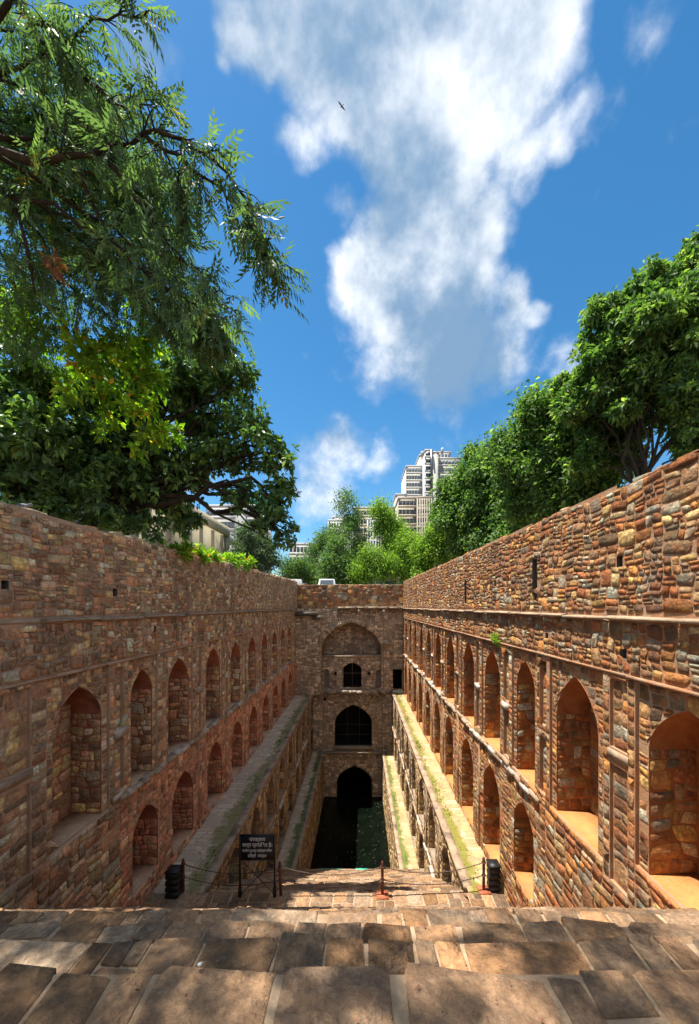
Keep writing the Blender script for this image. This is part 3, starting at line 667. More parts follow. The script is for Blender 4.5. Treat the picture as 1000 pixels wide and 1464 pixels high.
walkway(0, 0, 'paving_shaded', 71); walkway(1, 0, 'paving_sunlit', 72); walkway(0, 1, 'paving_low_shaded', 73); walkway(1, 1, 'paving_low_sunlit', 74)

# ------------------------------------------------------------------ stairs
def stair(name, steps, x0, x1, mat, mortar, seed, nobj, minpx, tu, visible=None):
    """steps: list of (d0, d1, h): treads; each has a riser down to the next"""
    g = Geo(); pieces = []
    for i, (d0, d1, h) in enumerate(steps):
        fr = Frame((0, 0, -h), (1, 0, 0), (0, 1, 0), (0, 0, 1))
        g.add(fr(np.array([x0, x1, x1, x0], float), np.array([d0 - .07, d0 - .07, d1 - .045, d1 - .045], float)), [[0, 1, 2, 3]])
        hn = steps[i + 1][2] if i + 1 < len(steps) else h + .3
        rf = Frame((0, d1 - .045, 0), (1, 0, 0), (0, 0, 1), (0, 1, 0))
        g.add(rf(np.array([x0, x1, x1, x0], float), np.array([-hn, -hn, -h, -h], float)), [[0, 1, 2, 3]])
        dd = d1 - d0
        V, T = patch(fr, x0, x1, d0 + .01, d1 + .002, tu, .42 if dd > .6 else dd * .95, seed + i, gap=.007, hgt=(.006, .014), jit=.09, cut=(.01, .12), warpamp=.05, inset=.965, tilt=.04, var=.85, rot=.03)
        fr_ = np.clip((V[..., 1] - (d0 + d1) / 2) / (dd / 2), 0, 1) ** 3
        V[..., 1] += fr_ * (.02 * np.sin(V[..., 0] * 3.1 + i) + .014 * np.sin(V[..., 0] * 9.7 + 2 * i) - .01)
        V[..., 2] += .006 + .002 * np.sin(V[..., 0] * 2.3 + i * 1.7) - fr_ * .006
        pieces.append((V, T, mat))
        if abs(hn - h) > .08: pieces.append(patch(rf, x0, x1, -hn + .03, -h - .01, tu, .16, seed + 100 + i, gap=.03, hgt=(.01, .03), inset=.9) + (mat,))
    o = tag(g.build(name, mortar), kind='structure')
    lay(o, pieces, stuff='small_stones', nobj=nobj, minpx=minpx, visible=visible)
    return o
up_steps = [(-3.2 - .35 * 0, -2.85, -.15 + .22 * 0)]
st = []
h = -.02; d = -3.2
while h < 1.5: st.append((d, d + .3, h)); d += .3; h += .2
st.append((d, 1.70, 1.6)); st += [(1.70, 2.10, 1.82), (2.10, 2.47, 2.04), (2.47, 2.84, 2.26)]
nst = 19; tr = (8.62 - 2.84) / nst; rs = (HA - 2.26) / nst
st += [(2.84 + tr * i, 2.84 + tr * (i + 1), 2.26 + rs * (i + 1)) for i in range(nst - 1)] + [(8.62 - tr, 9.08, HA)]
stair('upper_stairs', st, XA[0], XA[1], 'stone_steps', 'mortar_steps', 500, 300, 60, .32, visible=lambda c: (c[:, 1] < 2.95) | (c[:, 1] > 8.5))
n2 = 20; t2 = (16.6 - 9.08) / n2; r2 = (HB - HA) / n2
st2 = [(9.08 + t2 * i, 9.08 + t2 * (i + 1), HA + r2 * (i + 1)) for i in range(n2)]
stair('middle_stairs', st2, XB[0], XB[1], 'stone_steps', 'mortar_steps', 600, 200, 90, .42)
n3 = 17; st3 = [(16.6 + .32 * i, 16.92 + .32 * i, HB + .235 * (i + 1)) for i in range(n3)]
stair('lower_stairs', st3, XC[0], XC[1], 'stone_steps', 'mortar_steps', 700, 0, 90, .42)

# water with floating specks
m, t = newmat('water'); pos = t('ShaderNodeNewGeometry').outputs['Position']
nn = t.noise(pos, 1.2, 6, .6).outputs[0]; al = t.noise(pos, 9, 5, .7).outputs[0]
c = t.mix(t.smooth(nn, .4, .65), (.0015, .003, .002), (.003, .006, .003))
c = t.mix(t.math('MULTIPLY', t.smooth(al, .55, .68), .7), c, (.005, .010, .004))
finish(t, c, .22, t.noise(pos, 5, 4).outputs[0], .25, dist=.01, strength=.15)
g = Geo(); g.add([[XC[0] - .3, 17, -HW], [XC[1] + .3, 17, -HW], [XC[1] + .3, D + 4, -HW], [XC[0] - .3, D + 4, -HW]], [[0, 1, 2, 3]])
tag(g.build('water', 'water'), kind='structure')
rng = np.random.default_rng(5); n = 160
c = np.stack([XC[0] + (XC[1] - XC[0]) * rng.random(n) ** .6, rng.uniform(21, D, n), np.full(n, -HW + .012)], 1); th = rng.uniform(0, 6.28, n); s_ = rng.uniform(.015, .05, n)
Q = np.stack([np.stack([c[:, 0] + s_ * np.cos(th + k * 1.57) * (1 if k % 2 else .6), c[:, 1] + s_ * np.sin(th + k * 1.57), c[:, 2] + .004 * k], 1) for k in range(4)], 1).reshape(-1, 3)
tag(mk('floating_debris', Q, np.arange(4 * n), np.full(n, 4), 'leaf_far_grey', None, rng.random((n, 3))), 'small pale leaves and specks floating on the dark water', 'debris', None, 'stuff')

# ------------------------------------------------------------------ end facade
K = D / F
def fx(px): return (px - CX) * K
def fz(py): return (HY - py) * K
def facade():
    root = tag(empty('facade', (-.6, D, -HW)), 'tall end facade with a big pointed arch recess and black arched openings above the water', 'facade')
    fr = Frame((0, D, 0), (1, 0, 0), (0, 0, 1), (0, -1, 0)); g = Geo(); pieces = []; rng = np.random.default_rng(77)
    S, M = 'stone_facade', 'mortar_facade'
    def band(f_, a, b, lo, hi, holes=(), seed=0, tu=.3, tv=.2, mat=S, hg=(.02, .06)):
        zone(g, f_, a, b, lo, hi, holes); pieces.append(patch(f_, a + .01, b - .01, lo + .01, hi - .01, tu, tv, 900 + seed, holes, hgt=hg) + (mat,))
    # top wall
    band(fr, XA[0], XA[1], fz(870), fz(836), seed=1, tu=.36, tv=.26, mat='stone_sunlit_wall')
    tf = Frame((0, D, fz(836)), (1, 0, 0), (0, 1, 0), (0, 0, 1)); zone(g, tf, XA[0] - .8, XA[1] + .8, 0, .8); pieces.append(patch(tf, XA[0], XA[1], .0, .8, .4, .4, 931) + (S,))
    # upper storey with the iwan
    iw = Hole(fx(502.5), fx(545) - fx(502.5), fz(985), fz(890), fz(890) - fz(928), .28)
    door = Hole(fx(568.5), .35, fz(985), fz(957), 0)
    band(fr, fx(462) - .12, fx(548.5), fz(987), fz(870), [iw], 2); band(fr, fx(548.5), XA[1], fz(987), fz(870), [door], 3)
    band(fr, XA[0], fx(462) - .12, fz(990), fz(870), [], 21)
    niche_mesh(fr, iw, 1.3, floor=False).build('iwan_recess', M, root)
    bk = fr.off(-1.3); sw = Hole(fx(503), fx(510) - fx(503), fz(937), fz(921), .35, .3)
    pieces.append(patch(bk, iw.c - iw.a + .05, iw.c + iw.a - .05, fz(938), fz(897), .3, .18, 940, [sw]) + (S,))
    V, T, _ = pieces[-1]; cc = V[:, 16:24].mean(1); k = cc[:, 2] < iw.top(cc[:, 0]) - .08; pieces[-1] = (V[k], T[k], S)
    niche_mesh(bk.off(.02), sw, .25).build('small_window', 'opening_shade', root)
    # infill wall in the lower half of the iwan
    inf = fr.off(-.14); win = Hole(fx(504), fx(517) - fx(504), fz(983), fz(948), .5, .32); sn1 = Hole(fx(466.5), .2, fz(985), fz(958), 0); sn2 = Hole(fx(541.5), .2, fz(985), fz(958), 0)
    band(inf, iw.c - iw.a, iw.c + iw.a, fz(987), fz(939), [sn1, win, sn2], 4)
    q = Geo(); q.box((iw.c - iw.a, D + .08, fz(940)), (iw.c + iw.a, D + 1.3, fz(937.5))); q.build('iwan_shelf', 'slab_grey', root)
    for h_ in (sn1, sn2): niche_mesh(inf, h_, .3).build('side_niche', M, root)
    wino = niche_mesh(inf, win, 1.1).build('window_opening', 'opening_shade', root); niche_mesh(fr, door, 1.2).build('doorway', 'opening_shade', root)
    def grille(h_, y, nv, nh, r=.02, par=None):
        q = Geo()
        for i in range(nv): u = h_.c - h_.a + 2 * h_.a * (i + 1) / (nv + 1); q.tube([(u, y, h_.vb), (u, y, float(h_.top(u)))], r, 4)
        for j in range(nh): v = h_.vb + (h_.vt - h_.rise - h_.vb) * (j + 1) / (nh + .3); q.tube([(h_.c - h_.a, y, v), (h_.c + h_.a, y, v)], r, 4)
        q.build('grille', 'chain_rust', par or root)
    grille(win, D + .2, 1, 1, .03, wino)
    q = Geo(); q.box((door.c - .5, D - .25, fz(956)), (door.c + .45, D + .05, fz(953.5)), .02, rng); q.build('door_lintel', 'slab_grey', root)
    # eave slabs on stone brackets
    x = fx(484)
    while x < XA[1] - .1:
        L = min(rng.uniform(.5, .95), XA[1] - x); q = Geo(); q.box((x, D - rng.uniform(.4, .55), fz(870.5)), (x + L - .02, D + .05, fz(867.5)), .015, rng); q.build('eave_slab', 'slab_grey', root); x += L
    for px in (489, 513, 531, 549): q = Geo(); q.box((fx(px) - .12, D - .38, fz(877)), (fx(px) + .12, D + .02, fz(871)), .02, rng); q.build('bracket', 'slab_grey', root)
    q = Geo(); q.box((fx(549), D - .2, fz(921)), (fx(562), D + .03, fz(918.5)), .02, rng); q.build('drip_slab', 'slab_grey', root)
    # balcony ledge
    x = fx(447)
    while x < fx(562) - .05:
        L = min(rng.uniform(.5, 1.1), fx(562) - x); pr = rng.uniform(.3, .42) if fx(462) < x < fx(547) else .12
        q = Geo(); q.box((x, D - pr, fz(991.5)), (x + L - .015, D + .12, fz(986)), .018, rng); q.build('balcony_slab', 'broken_plaster' if fx(478) < x < fx(540) and rng.random() < .6 else 'slab_grey', root); x += L
    for px in (494, 514, 535): q = Geo(); q.box((fx(px) - .13, D - .26, fz(998)), (fx(px) + .13, D + .02, fz(991.8)), .02, rng); q.build('bracket', 'slab_grey', root)
    # middle storey
    ma = Hole(fx(505.5), fx(532) - fx(505.5), fz(1068), fz(1008), fz(1008) - fz(1034), .32)
    pf = fr.off(-.12)
    band(pf, fx(462), fx(547), fz(1076), fz(992), [ma], 6); band(fr, XB[0], fx(462), fz(1076), fz(987), [], 7); band(fr, fx(547), XB[1], fz(1076), fz(987), [], 8)
    reveal(g, fr, fx(462), fx(547), fz(1076), fz(992), .12)
    mao = niche_mesh(pf, ma, 2.2).build('arched_opening', 'opening_shade', root); grille(ma, D + .5, 2, 2, .02, mao)
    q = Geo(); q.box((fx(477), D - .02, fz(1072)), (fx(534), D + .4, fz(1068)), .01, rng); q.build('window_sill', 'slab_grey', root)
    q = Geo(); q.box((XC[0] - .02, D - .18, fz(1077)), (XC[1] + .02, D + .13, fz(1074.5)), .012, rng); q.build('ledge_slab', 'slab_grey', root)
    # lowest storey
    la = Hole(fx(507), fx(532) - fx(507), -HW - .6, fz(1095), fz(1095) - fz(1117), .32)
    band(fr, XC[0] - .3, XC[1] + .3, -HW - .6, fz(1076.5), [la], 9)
    niche_mesh(fr, la, 4, floor=False).build('arched_opening', 'opening_shade', root)
    # voussoirs round the three big arches
    for h_, f_, wd, n_ in ((iw, fr, .34, 38), (ma, pf, .26, 26), (la, fr, .28, 24)):
        us, vs = h_.outline(40); pts = np.stack([us, vs], 1); seg = np.r_[0, np.cumsum(np.linalg.norm(np.diff(pts, axis=0), axis=1))]
        tt = np.linspace(0, seg[-1], n_ + 1); pu = np.interp(tt, seg, us); pv = np.interp(tt, seg, vs)
        for i in range(n_):
            a = np.array((pu[i], pv[i])); b = np.array((pu[i + 1], pv[i + 1])); tn = b - a; nr = np.array((-tn[1], tn[0])); nr /= np.linalg.norm(nr)
            if nr[1] < -.05: nr = -nr
            w_ = wd * rng.uniform(.85, 1.1); a2 = a + tn * .05; b2 = b - tn * .05
            q = np.array([a2, b2, b2 + nr * w_, a2 + nr * w_]); pr = rng.uniform(.05, .085); u = np.r_[q[:, 0], q[:, 0]]; v = np.r_[q[:, 1], q[:, 1]]
            VV = f_(u, v, np.array([-.03] * 4 + [pr] * 4)); gg = Geo(); gg.add(VV, BOXF, tuple(rng.random(3))); gg.build('voussoir', S, root, origin=VV.mean(0), tint=True)
    for px, py in ((449, 960), (465, 1000), (480, 963), (528, 963)): q = Geo(); q.box((fx(px) - .09, D - .085, fz(py) - .1), (fx(px) + .09, D + .2, fz(py) + .1)); q.build('putlog_shade', 'opening_shade', root)  # solid black blocks standing in for the shade of small holes
    g.build('wall_core', M, root); lay(root, pieces, minpx=45)
    # projecting pier in the corner
    pr_ = tag(empty('pier', (fx(443), D - .4, -HA)), 'tall plain rubble pier in the corner of the end facade beside the shaded wall', 'pier')
    g2 = Geo(); pp = []; pfm = Frame((0, D - .8, 0), (1, 0, 0), (0, 0, 1), (0, -1, 0)); zone(g2, pfm, XA[0], fx(460), -HA, fz(880)); pp.append(patch(pfm, XA[0] + .01, fx(460), -HA, fz(880), .28, .18, 961) + (S,))
    sf = Frame((fx(460), D, 0), (0, -1, 0), (0, 0, 1), (1, 0, 0)); zone(g2, sf, 0, .8, -HA, fz(880)); pp.append(patch(sf, .02, .8, -HA, fz(880), .26, .18, 962) + (S,))
    q = Geo(); q.box((XA[0], D - 1.15, fz(880)), (fx(455), D, fz(875)), .03, rng); q.build('cap_slab', 'slab_dark', pr_)
    q = Geo(); q.box((fx(450), D - 1.0, fz(885)), (fx(459), D - .3, fz(880.5)), .03, rng); q.build('cap_slab', 'slab_dark', pr_)
    g2.build('pier_core', M, pr_); lay(pr_, pp, minpx=45)
facade()

# ------------------------------------------------------------------ ground outside
g = Geo(); R = 900; x0, x1, y0, y1 = XA[0] - .6, XA[1] + .6, -3.2, D + .6; z = -.22
for a, b, c, d in ((-R, R, y1, R), (-R, R, -R, y0), (-R, x0, y0, y1), (x1, R, y0, y1)): g.add([[a, c, z], [b, c, z], [b, d, z], [a, d, z]], [[0, 1, 2, 3]])
tag(g.build('ground', 'soil'), kind='structure')

# ------------------------------------------------------------------ trees
def unit(v): return v / (np.linalg.norm(v, axis=-1, keepdims=True) + 1e-9)
def leaf_cloud(lobes, n, per, L, Wd, seed, droop=.25, spread=.28, shell=.35, rosette=False, sub=0):
    """lobes: (centre, radii). Leaves sit in clumps spread through the outer part of each lobe."""
    rng = np.random.default_rng(seed)
    C = np.array([l[0] for l in lobes]); R = np.array([np.broadcast_to(l[1], 3) for l in lobes])
    if sub:
        o = unit(rng.normal(size=(len(C), sub, 3))) * rng.uniform(.35, 1.0, (len(C), sub, 1)); f_ = rng.uniform(.22, .5, (len(C), sub, 1))
        C, R = (C[:, None] + o * R[:, None]).reshape(-1, 3), (R[:, None] * f_).reshape(-1, 3)
    wgt = np.array([np.prod(r) ** (2 / 3) for r in R]); wgt /= wgt.sum(); nc = n // per
    k = rng.choice(len(C), nc, p=wgt); dr = unit(rng.normal(size=(nc, 3)))
    # uneven outline: lumps on every lobe
    ph = rng.uniform(0, 6.28, (len(C), 3)); lump = 1 + .16 * np.sin(dr @ np.array((3.1, 1.7, 2.3)) * 2 + ph[k, 0]) + .12 * np.sin(dr @ np.array((-2.2, 4.1, 3.3)) * 2 + ph[k, 1])
    rad = (shell + (1 - shell) * rng.random(nc) ** .55) * lump
    cc = C[k] + dr * R[k] * rad[:, None]
    ct = np.clip(rng.normal(.45, .27, nc), 0, 1)
    off = rng.normal(0, spread, (nc, per, 3)); base = cc[:, None] + off * (np.linspace(.6, 1.2, nc)[:, None, None])
    if rosette:
        base = cc[:, None] + off * .12; d = unit(rng.normal(size=(nc, per, 3)) + dr[:, None] * .5)
    else:
        d = unit(rng.normal(size=(nc, per, 3)) * .8 + dr[:, None] * .5)
    d[..., 2] -= droop; d = unit(d)
    up = unit(rng.normal(size=(nc, per, 3)) * .55 + np.array((0, 0, 1.0)) + dr[:, None] * .4)
    s = unit(np.cross(d, up)); nrm = np.cross(s, d); ll = (L * rng.uniform(.5, 1.4, (nc, per, 1)))
    ww = Wd / L * ll / 2
    b = base; mid = b + d * ll * .5
    V = np.stack([b, mid + s * ww + nrm * ww * .35, b + d * ll - np.array((0, 0, 1.0)) * ll * .12, mid - s * ww + nrm * ww * .35], 2).reshape(-1, 3)
    N = nc * per; q = np.arange(N)[:, None] * 4
    loops = np.concatenate([q + np.array([0, 1, 2]), q + np.array([0, 2, 3])], 1).ravel()
    t1 = np.clip(ct[:, None] + rng.normal(0, .18, (nc, per)), 0, 1).ravel()
    T = np.stack([t1, rng.random(N), rng.random(N)], 1)
    return V, loops, np.full(2 * N, 3), np.repeat(T, 2, 0), cc

def bend(a, b, rng, n=7, sag=.1, wob=.05):
    a, b = np.asarray(a, float), np.asarray(b, float); t_ = np.linspace(0, 1, n)[:, None]; L = np.linalg.norm(b - a)
    p = a + (b - a) * t_; p[:, 2] += (sag * L * np.sin(t_ * math.pi))[:, 0]
    p[1:-1] += rng.normal(0, wob * L, (n - 2, 3)); return p
def tree(name, label, base, fork, lobes, leafmat, n, per, L, Wd, seed, trunk_r=.22, bark='bark', group=None, twigs=60, extra=None, **kw):
    rng = np.random.default_rng(seed + 5)
    root = tag(empty(name, base), label, 'tree', group)
    g = Geo(); tp = bend(base, fork, rng, 8, 0, .02); g.tube(tp, np.linspace(trunk_r * 1.25, trunk_r * .75, 8), 8)
    kw.setdefault('sub', 13); V, lo, si, T, cc = leaf_cloud(lobes, n, per, L, Wd, seed, **kw)
    for c, r in lobes:
        c = np.asarray(c); pts = bend(fork, c, rng, 8, .12, .035); g.tube(pts, np.linspace(trunk_r * .4, trunk_r * .1, 8), 6)
        near = cc[np.linalg.norm(cc - c, axis=1) < np.max(r) * 1.3]
        if len(near):
            for q in near[rng.choice(len(near), min(len(near), max(4, twigs // len(lobes))), replace=False)]:
                st_ = pts[rng.integers(4, 8)]; g.tube(bend(st_, q, rng, 5, .06, .05), np.linspace(trunk_r * .13, trunk_r * .03, 5), 4, False)
    g.build('trunk', bark, root, smooth=True)
    tag(mk('crown', V, lo, si, leafmat, root, T), kind='stuff')
    if extra:
        for (lb, mt, n_, per_, L_, W_, kw_) in extra:
            V, lo, si, T, cc = leaf_cloud(lb, n_, per_, L_, W_, seed + 77, **kw_); tag(mk('crown', V, lo, si, mt, root, T), kind='stuff')
    return root
def lob(*a): return [(P(px, py, d), np.array((r, r, r * .9)) if np.isscalar(r) else np.array(r)) for px, py, d, r in a]

# big-leaved dark tree leaning over the shaded wall, with a young yellow-green flush
darkl = lob((40, 640, 8.6, 1.25), (130, 610, 9.6, 1.5), (230, 590, 10.5, 1.45), (310, 590, 10.8, 1.1), (335, 535, 10.6, .62), (300, 500, 10.5, .45), (310, 660, 10.8, 1.1), (225, 680, 10.2, 1.1), (120, 700, 9.3, 1.0),
            (365, 640, 10.3, .7), (395, 650, 10.2, .45), (400, 700, 10.2, .5), (385, 735, 10.2, .55), (405, 765, 10.1, .35), (20, 560, 8.6, 1.0), (180, 540, 9.8, 1.1), (255, 530, 10.4, .8), (50, 700, 8.6, .7), (260, 735, 10.6, .55), (345, 715, 10.4, .5), (60, 728, 8.8, .6), (150, 742, 9.6, .6), (215, 752, 10.2, .5), (15, 700, 8.4, .6), (100, 660, 9.2, 1.0), (180, 650, 9.8, 1.0), (0, 500, 8.2, .9), (10, 600, 8.2, .9))
yr = np.random.default_rng(9)
young = lob((60, 480, 7.4, .4), (125, 510, 7.4, .42), (175, 500, 7.6, .35), (20, 440, 7.4, .45), (215, 545, 8.0, .34), (95, 555, 7.6, .34), (185, 590, 8.0, .26), (245, 620, 8.6, .26), (150, 560, 7.8, .3),
            *[(yr.uniform(0, 260), yr.uniform(430, 640), 8.0, yr.uniform(.12, .28)) for _ in range(26)])
tree('broadleaf_tree', 'large dark big-leaved tree with yellow-green young leaves, leaning over the shaded wall', (-6.9, 10.4, -.25), (-6.3, 10.2, 2.6), darkl, 'leaf_dark', 54000, 9, .17, .085, 301, .26, twigs=220,
     extra=[(young, 'leaf_young', 3000, 7, .17, .08, dict(rosette=True, shell=.1, droop=.1))], rosette=True, shell=.25, droop=.2, sub=14)

# neem tree: feathery pinnate leaves on drooping twigs, crown reaching over the stairs
def pinnate():
    vs = []; n = 5; Lr = .3
    for i in range(n + 1):
        for s in ((-1, 1) if i < n else (0,)):
            t_ = .05 + i / n * .9; b = np.array((t_ * Lr, 0, -.05 * t_ ** 2)); ll = .088 * (1 - .25 * abs(t_ - .45)); dr_ = unit(np.array((.8, s * .75, -.3 - .25 * (i % 2))) if s else np.array((1, 0, -.3)))
            sd = unit(np.cross(dr_, (0, 0, 1))); vs.append([b, b + dr_ * ll * .42 + sd * .0165, b + dr_ * ll + np.array((.022, 0, -.03)), b + dr_ * ll * .42 - sd * .0165])
    return np.array(vs)
PIN = pinnate()
def pinnate_cloud(pos, dirs, rng, scale=1.0, hang=.12):
    n = len(pos); d = unit(dirs + rng.normal(0, .45, (n, 3)) - np.array((0, 0, hang))); up = unit(np.array((0, 0, 1.0)) + rng.normal(0, .5, (n, 3)))
    s = unit(np.cross(up, d)); u = np.cross(d, s); M = np.stack([d, s, u], 1) * (scale * rng.uniform(.75, 1.2, (n, 1, 1)))
    V = np.einsum('abk,nkj->nabj', PIN, M) + pos[:, None, None]; N = n * len(PIN); q = np.arange(N)[:, None] * 4
    loops = np.concatenate([q + np.array([0, 1, 2]), q + np.array([0, 2, 3])], 1).ravel()
    tl = np.clip(rng.normal(.45, .22, n), 0, 1); T = np.stack([np.repeat(tl, len(PIN)), rng.random(N), rng.random(N)], 1)
    return V.reshape(-1, 3), loops, np.full(2 * N, 3), np.repeat(T, 2, 0)
def neem():
    rng = np.random.default_rng(17); base = np.array((-7.4, 5.2, -.25)); root = tag(empty('neem_tree', base), 'feathery-leaved neem tree with drooping branches hanging high over the stairs', 'tree')
    g = Geo(); fork = np.array((-6.6, 5.0, 3.4)); g.tube(bend(base, fork, rng, 8, 0, .015), np.linspace(.34, .24, 8), 9)
    f2 = np.array((-5.6, 4.9, 6.2)); g.tube(bend(fork, f2, rng, 6, .03, .02), np.linspace(.22, .15, 6), 8)
    pos = []; dirs = []
    def branch(pts, r0, r1, tw, tl, leaves=5, start=.2, droop=.35):
        """a limb through pts with side twigs carrying leaves"""
        pts = np.asarray(pts, float); seg = np.r_[0, np.cumsum(np.linalg.norm(np.diff(pts, axis=0), axis=1))]; tt = np.linspace(0, seg[-1], max(8, len(pts) * 4))
        p = np.stack([np.interp(tt, seg, pts[:, i]) for i in range(3)], 1); p[1:-1] = (p[:-2] + 2 * p[1:-1] + p[2:]) / 4; p[1:-1] += rng.normal(0, .018, p[1:-1].shape)
        g.tube(p, np.linspace(r0, r1, len(p)), 6)
        for _ in range(tw):
            i = int((start + (1 - start) * rng.random()) * (len(p) - 1)); i = min(i, len(p) - 2); tg = unit(p[i + 1] - p[i])
            dd = unit(tg * .7 + rng.normal(0, .6, 3)); L = tl * rng.uniform(.5, 1.2); e = p[i] + dd * L - np.array((0, 0, droop * L)); q = bend(p[i], e, rng, 5, .12, .03); g.tube(q, np.linspace(min(r1, .008) + .003, .003, 5), 4, False)
            for k in range(leaves):
                j = rng.uniform(.25, 1); a = p[i] + (e - p[i]) * j + np.array((0, 0, .12 * L * math.sin(j * math.pi))); pos.append(a); dirs.append(unit(e - p[i]) * .8 + rng.normal(0, .5, 3))
        pos.append(p[-1]); dirs.append(tg)
    B = lambda *l: [P(*q) for q in l]
    # branches that can be followed in the photograph
    branch([f2] + B((60, 235, 4.9), (150, 215, 4.7), (205, 188, 4.6), (270, 205, 4.5), (325, 247, 4.4)), .055, .012, 44, .5, 3, .3)
    branch(B((205, 190, 4.6), (255, 225, 4.5), (310, 265, 4.4), (360, 320, 4.4), (395, 392, 4.4)), .022, .006, 34, .4, 3, .25)
    branch(B((325, 247, 4.4), (350, 280, 4.4), (372, 330, 4.4), (385, 380, 4.4)), .012, .005, 14, .3, 3, .2)
    branch(B((230, 200, 4.6), (262, 265, 4.6), (272, 330, 4.6)), .012, .005, 12, .3, 3, .3)
    branch(B((150, 220, 4.7), (200, 290, 4.7), (240, 345, 4.7), (290, 400, 4.7), (318, 450, 4.7)), .03, .005, 30, .45, 3, .25)
    branch(B((110, 240, 4.9), (150, 330, 5.0), (215, 400, 5.0), (290, 440, 5.0), (318, 465, 5.0)), .03, .006, 34, .45, 3, .3)
    branch([f2] + B((30, 90, 5.2), (90, 60, 5.0), (150, 25, 4.8), (210, 15, 4.7)), .045, .008, 34, .45, 3, .35)
    branch(B((60, 60, 5.0), (110, 100, 4.9), (160, 145, 4.8), (215, 150, 4.7), (225, 125, 4.7)), .03, .006, 30, .42, 3, .2)
    branch(B((20, 0, 5.0), (50, 30, 5.0), (90, 60, 4.9)), .03, .012, 20, .42, 3, .2)
    branch([fork] + B((5, 250, 5.6), (40, 330, 5.6), (50, 420, 5.8)), .06, .015, 24, .35, 5, .4)
    branch([fork] + B((0, 180, 6.0), (60, 300, 6.2), (160, 380, 6.4), (230, 460, 6.6)), .05, .012, 50, .45, 6, .25)
    branch([f2] + B((30, 170, 6.0), (110, 150, 5.8), (190, 170, 5.6)), .04, .01, 40, .42, 6, .3)
    # dense mass of the crown behind
    def mass(lobes, n):
        for c, r in lobes:
            for _ in range(n):
                d = unit(rng.normal(size=3)); q = c + d * r * (rng.random() ** .4) * (1 + .2 * math.sin(d[0] * 5 + c[0] * 3) * math.sin(d[2] * 6)); pos.append(q); dirs.append(unit(d + rng.normal(0, .6, 3)))
            pts = bend(f2 if c[2] > 3.5 else fork, c, rng, 7, .1, .04); g.tube(pts, np.linspace(.04, .01, 7), 5)
    mass(lob((30, 200, 6.6, 1.0), (100, 260, 6.8, 1.1), (60, 340, 6.8, 1.1), (150, 330, 6.8, 1.0), (200, 400, 7.0, .9), (110, 420, 7.2, 1.0), (30, 440, 7.0, .9), (230, 300, 6.6, .6), (170, 240, 6.4, .7), (260, 440, 7.2, .7), (300, 480, 7.2, .35)), 330)
    mass(lob((20, 100, 6.2, .8), (90, 130, 6.0, .55), (30, 20, 5.6, .6)), 90)
    # the crown goes on over the stairs, out of the picture, and shades them
    mass([(np.array(c), np.array(r)) for c, r in (((-3.6, 1.5, 7.4), (1.5, 1.1, .9)), ((-2.0, .9, 7.8), (1.6, 1.15, .9)), ((-.6, 1.2, 7.6), (1.3, 1.0, .8)), ((-3.0, -.6, 7.6), (1.8, 1.3, .9)), ((-.9, -.5, 8.2), (1.6, 1.2, .8)), ((-4.6, 3.0, 7.2), (1.1, .7, .7)))], 620)
    mass([(np.array(c), np.array(r)) for c, r in (((-2.9, 2.5, 7.3), (.5, .32, .3)), ((-1.6, 2.6, 7.8), (.55, .3, .3)), ((-3.9, 2.7, 7.0), (.5, .3, .3)), ((-.2, 2.3, 8.0), (.4, .25, .3)))], 120)
    g.build('trunk', 'bark', root, smooth=True)
    V, lo, si, T = pinnate_cloud(np.array(pos), np.array(dirs), rng, .95); tag(mk('crown', V, lo, si, 'leaf_neem', root, T), kind='stuff')
    V, lo, si, T, _ = leaf_cloud(lob((75, 375, 5.2, (.1, .1, .12))), 60, 6, .12, .04, 3, spread=.05); tag(mk('dead_leaves', V, lo, si, 'leaf_dry', root, T), kind='stuff')
neem()

# trees behind the sunlit wall
tree('shade_tree', 'tallest bright green tree behind the sunlit wall, with a bare dark trunk showing', (8.9, 12.6, -.25), (9.2, 12.4, 3.6),
     lob((985, 450, 12, 1.5), (905, 480, 12.6, 1.55), (865, 450, 13, .75), (860, 540, 13.4, 1.35), (960, 550, 12, 1.35), (1000, 395, 12.4, .9), (925, 425, 12.8, 1.0), (1010, 560, 11.6, 1.2), (850, 600, 13.6, 1.0), (985, 600, 11.8, .7), (1000, 345, 12.6, .35), (890, 590, 13.2, 1.1), (840, 660, 14, .9), (1000, 630, 11.6, .75), (900, 650, 13.6, .55), (945, 500, 12, 1.2), (830, 560, 14, 1.1)), 'leaf_lush', 74000, 9, .2, .08, 401, .13, twigs=120, group=None, rosette=True, shell=.3, droop=.3)
tree('shade_tree', 'spreading leafy tree with low crooked limbs reaching over the sunlit wall', (8.6, 17.0, -.25), (8.4, 16.8, 3.6),
     lob((810, 590, 16.5, 1.5), (775, 620, 17, 1.45), (830, 650, 16, 1.35), (770, 680, 17, 1.2), (735, 650, 18, 1.3), (860, 680, 15, .8), (800, 690, 16, .9), (880, 640, 14.8, .9), (815, 720, 16, .8), (750, 715, 18, 1.0), (860, 720, 15, .5)), 'leaf_lush', 62000, 9, .21, .1, 402, .15, twigs=110, shell=.3, droop=.25)
tree('shade_tree', 'rounded dense tree directly beside the grey office tower', (8.4, 24.5, -.25), (8.2, 24.5, 3.4),
     lob((705, 670, 23, 1.5), (665, 690, 24.5, 1.5), (690, 730, 24, 1.5), (650, 735, 25.5, 1.4), (730, 710, 22, 1.4), (640, 700, 26, .8), (715, 755, 22, 1.0), (755, 735, 19.5, .9), (665, 775, 25, 1.0), (700, 770, 23, 1.0), (735, 765, 20.5, .8), (680, 650, 24, .7)), 'leaf_lush', 54000, 9, .23, .12, 403, .2, twigs=80, shell=.3)
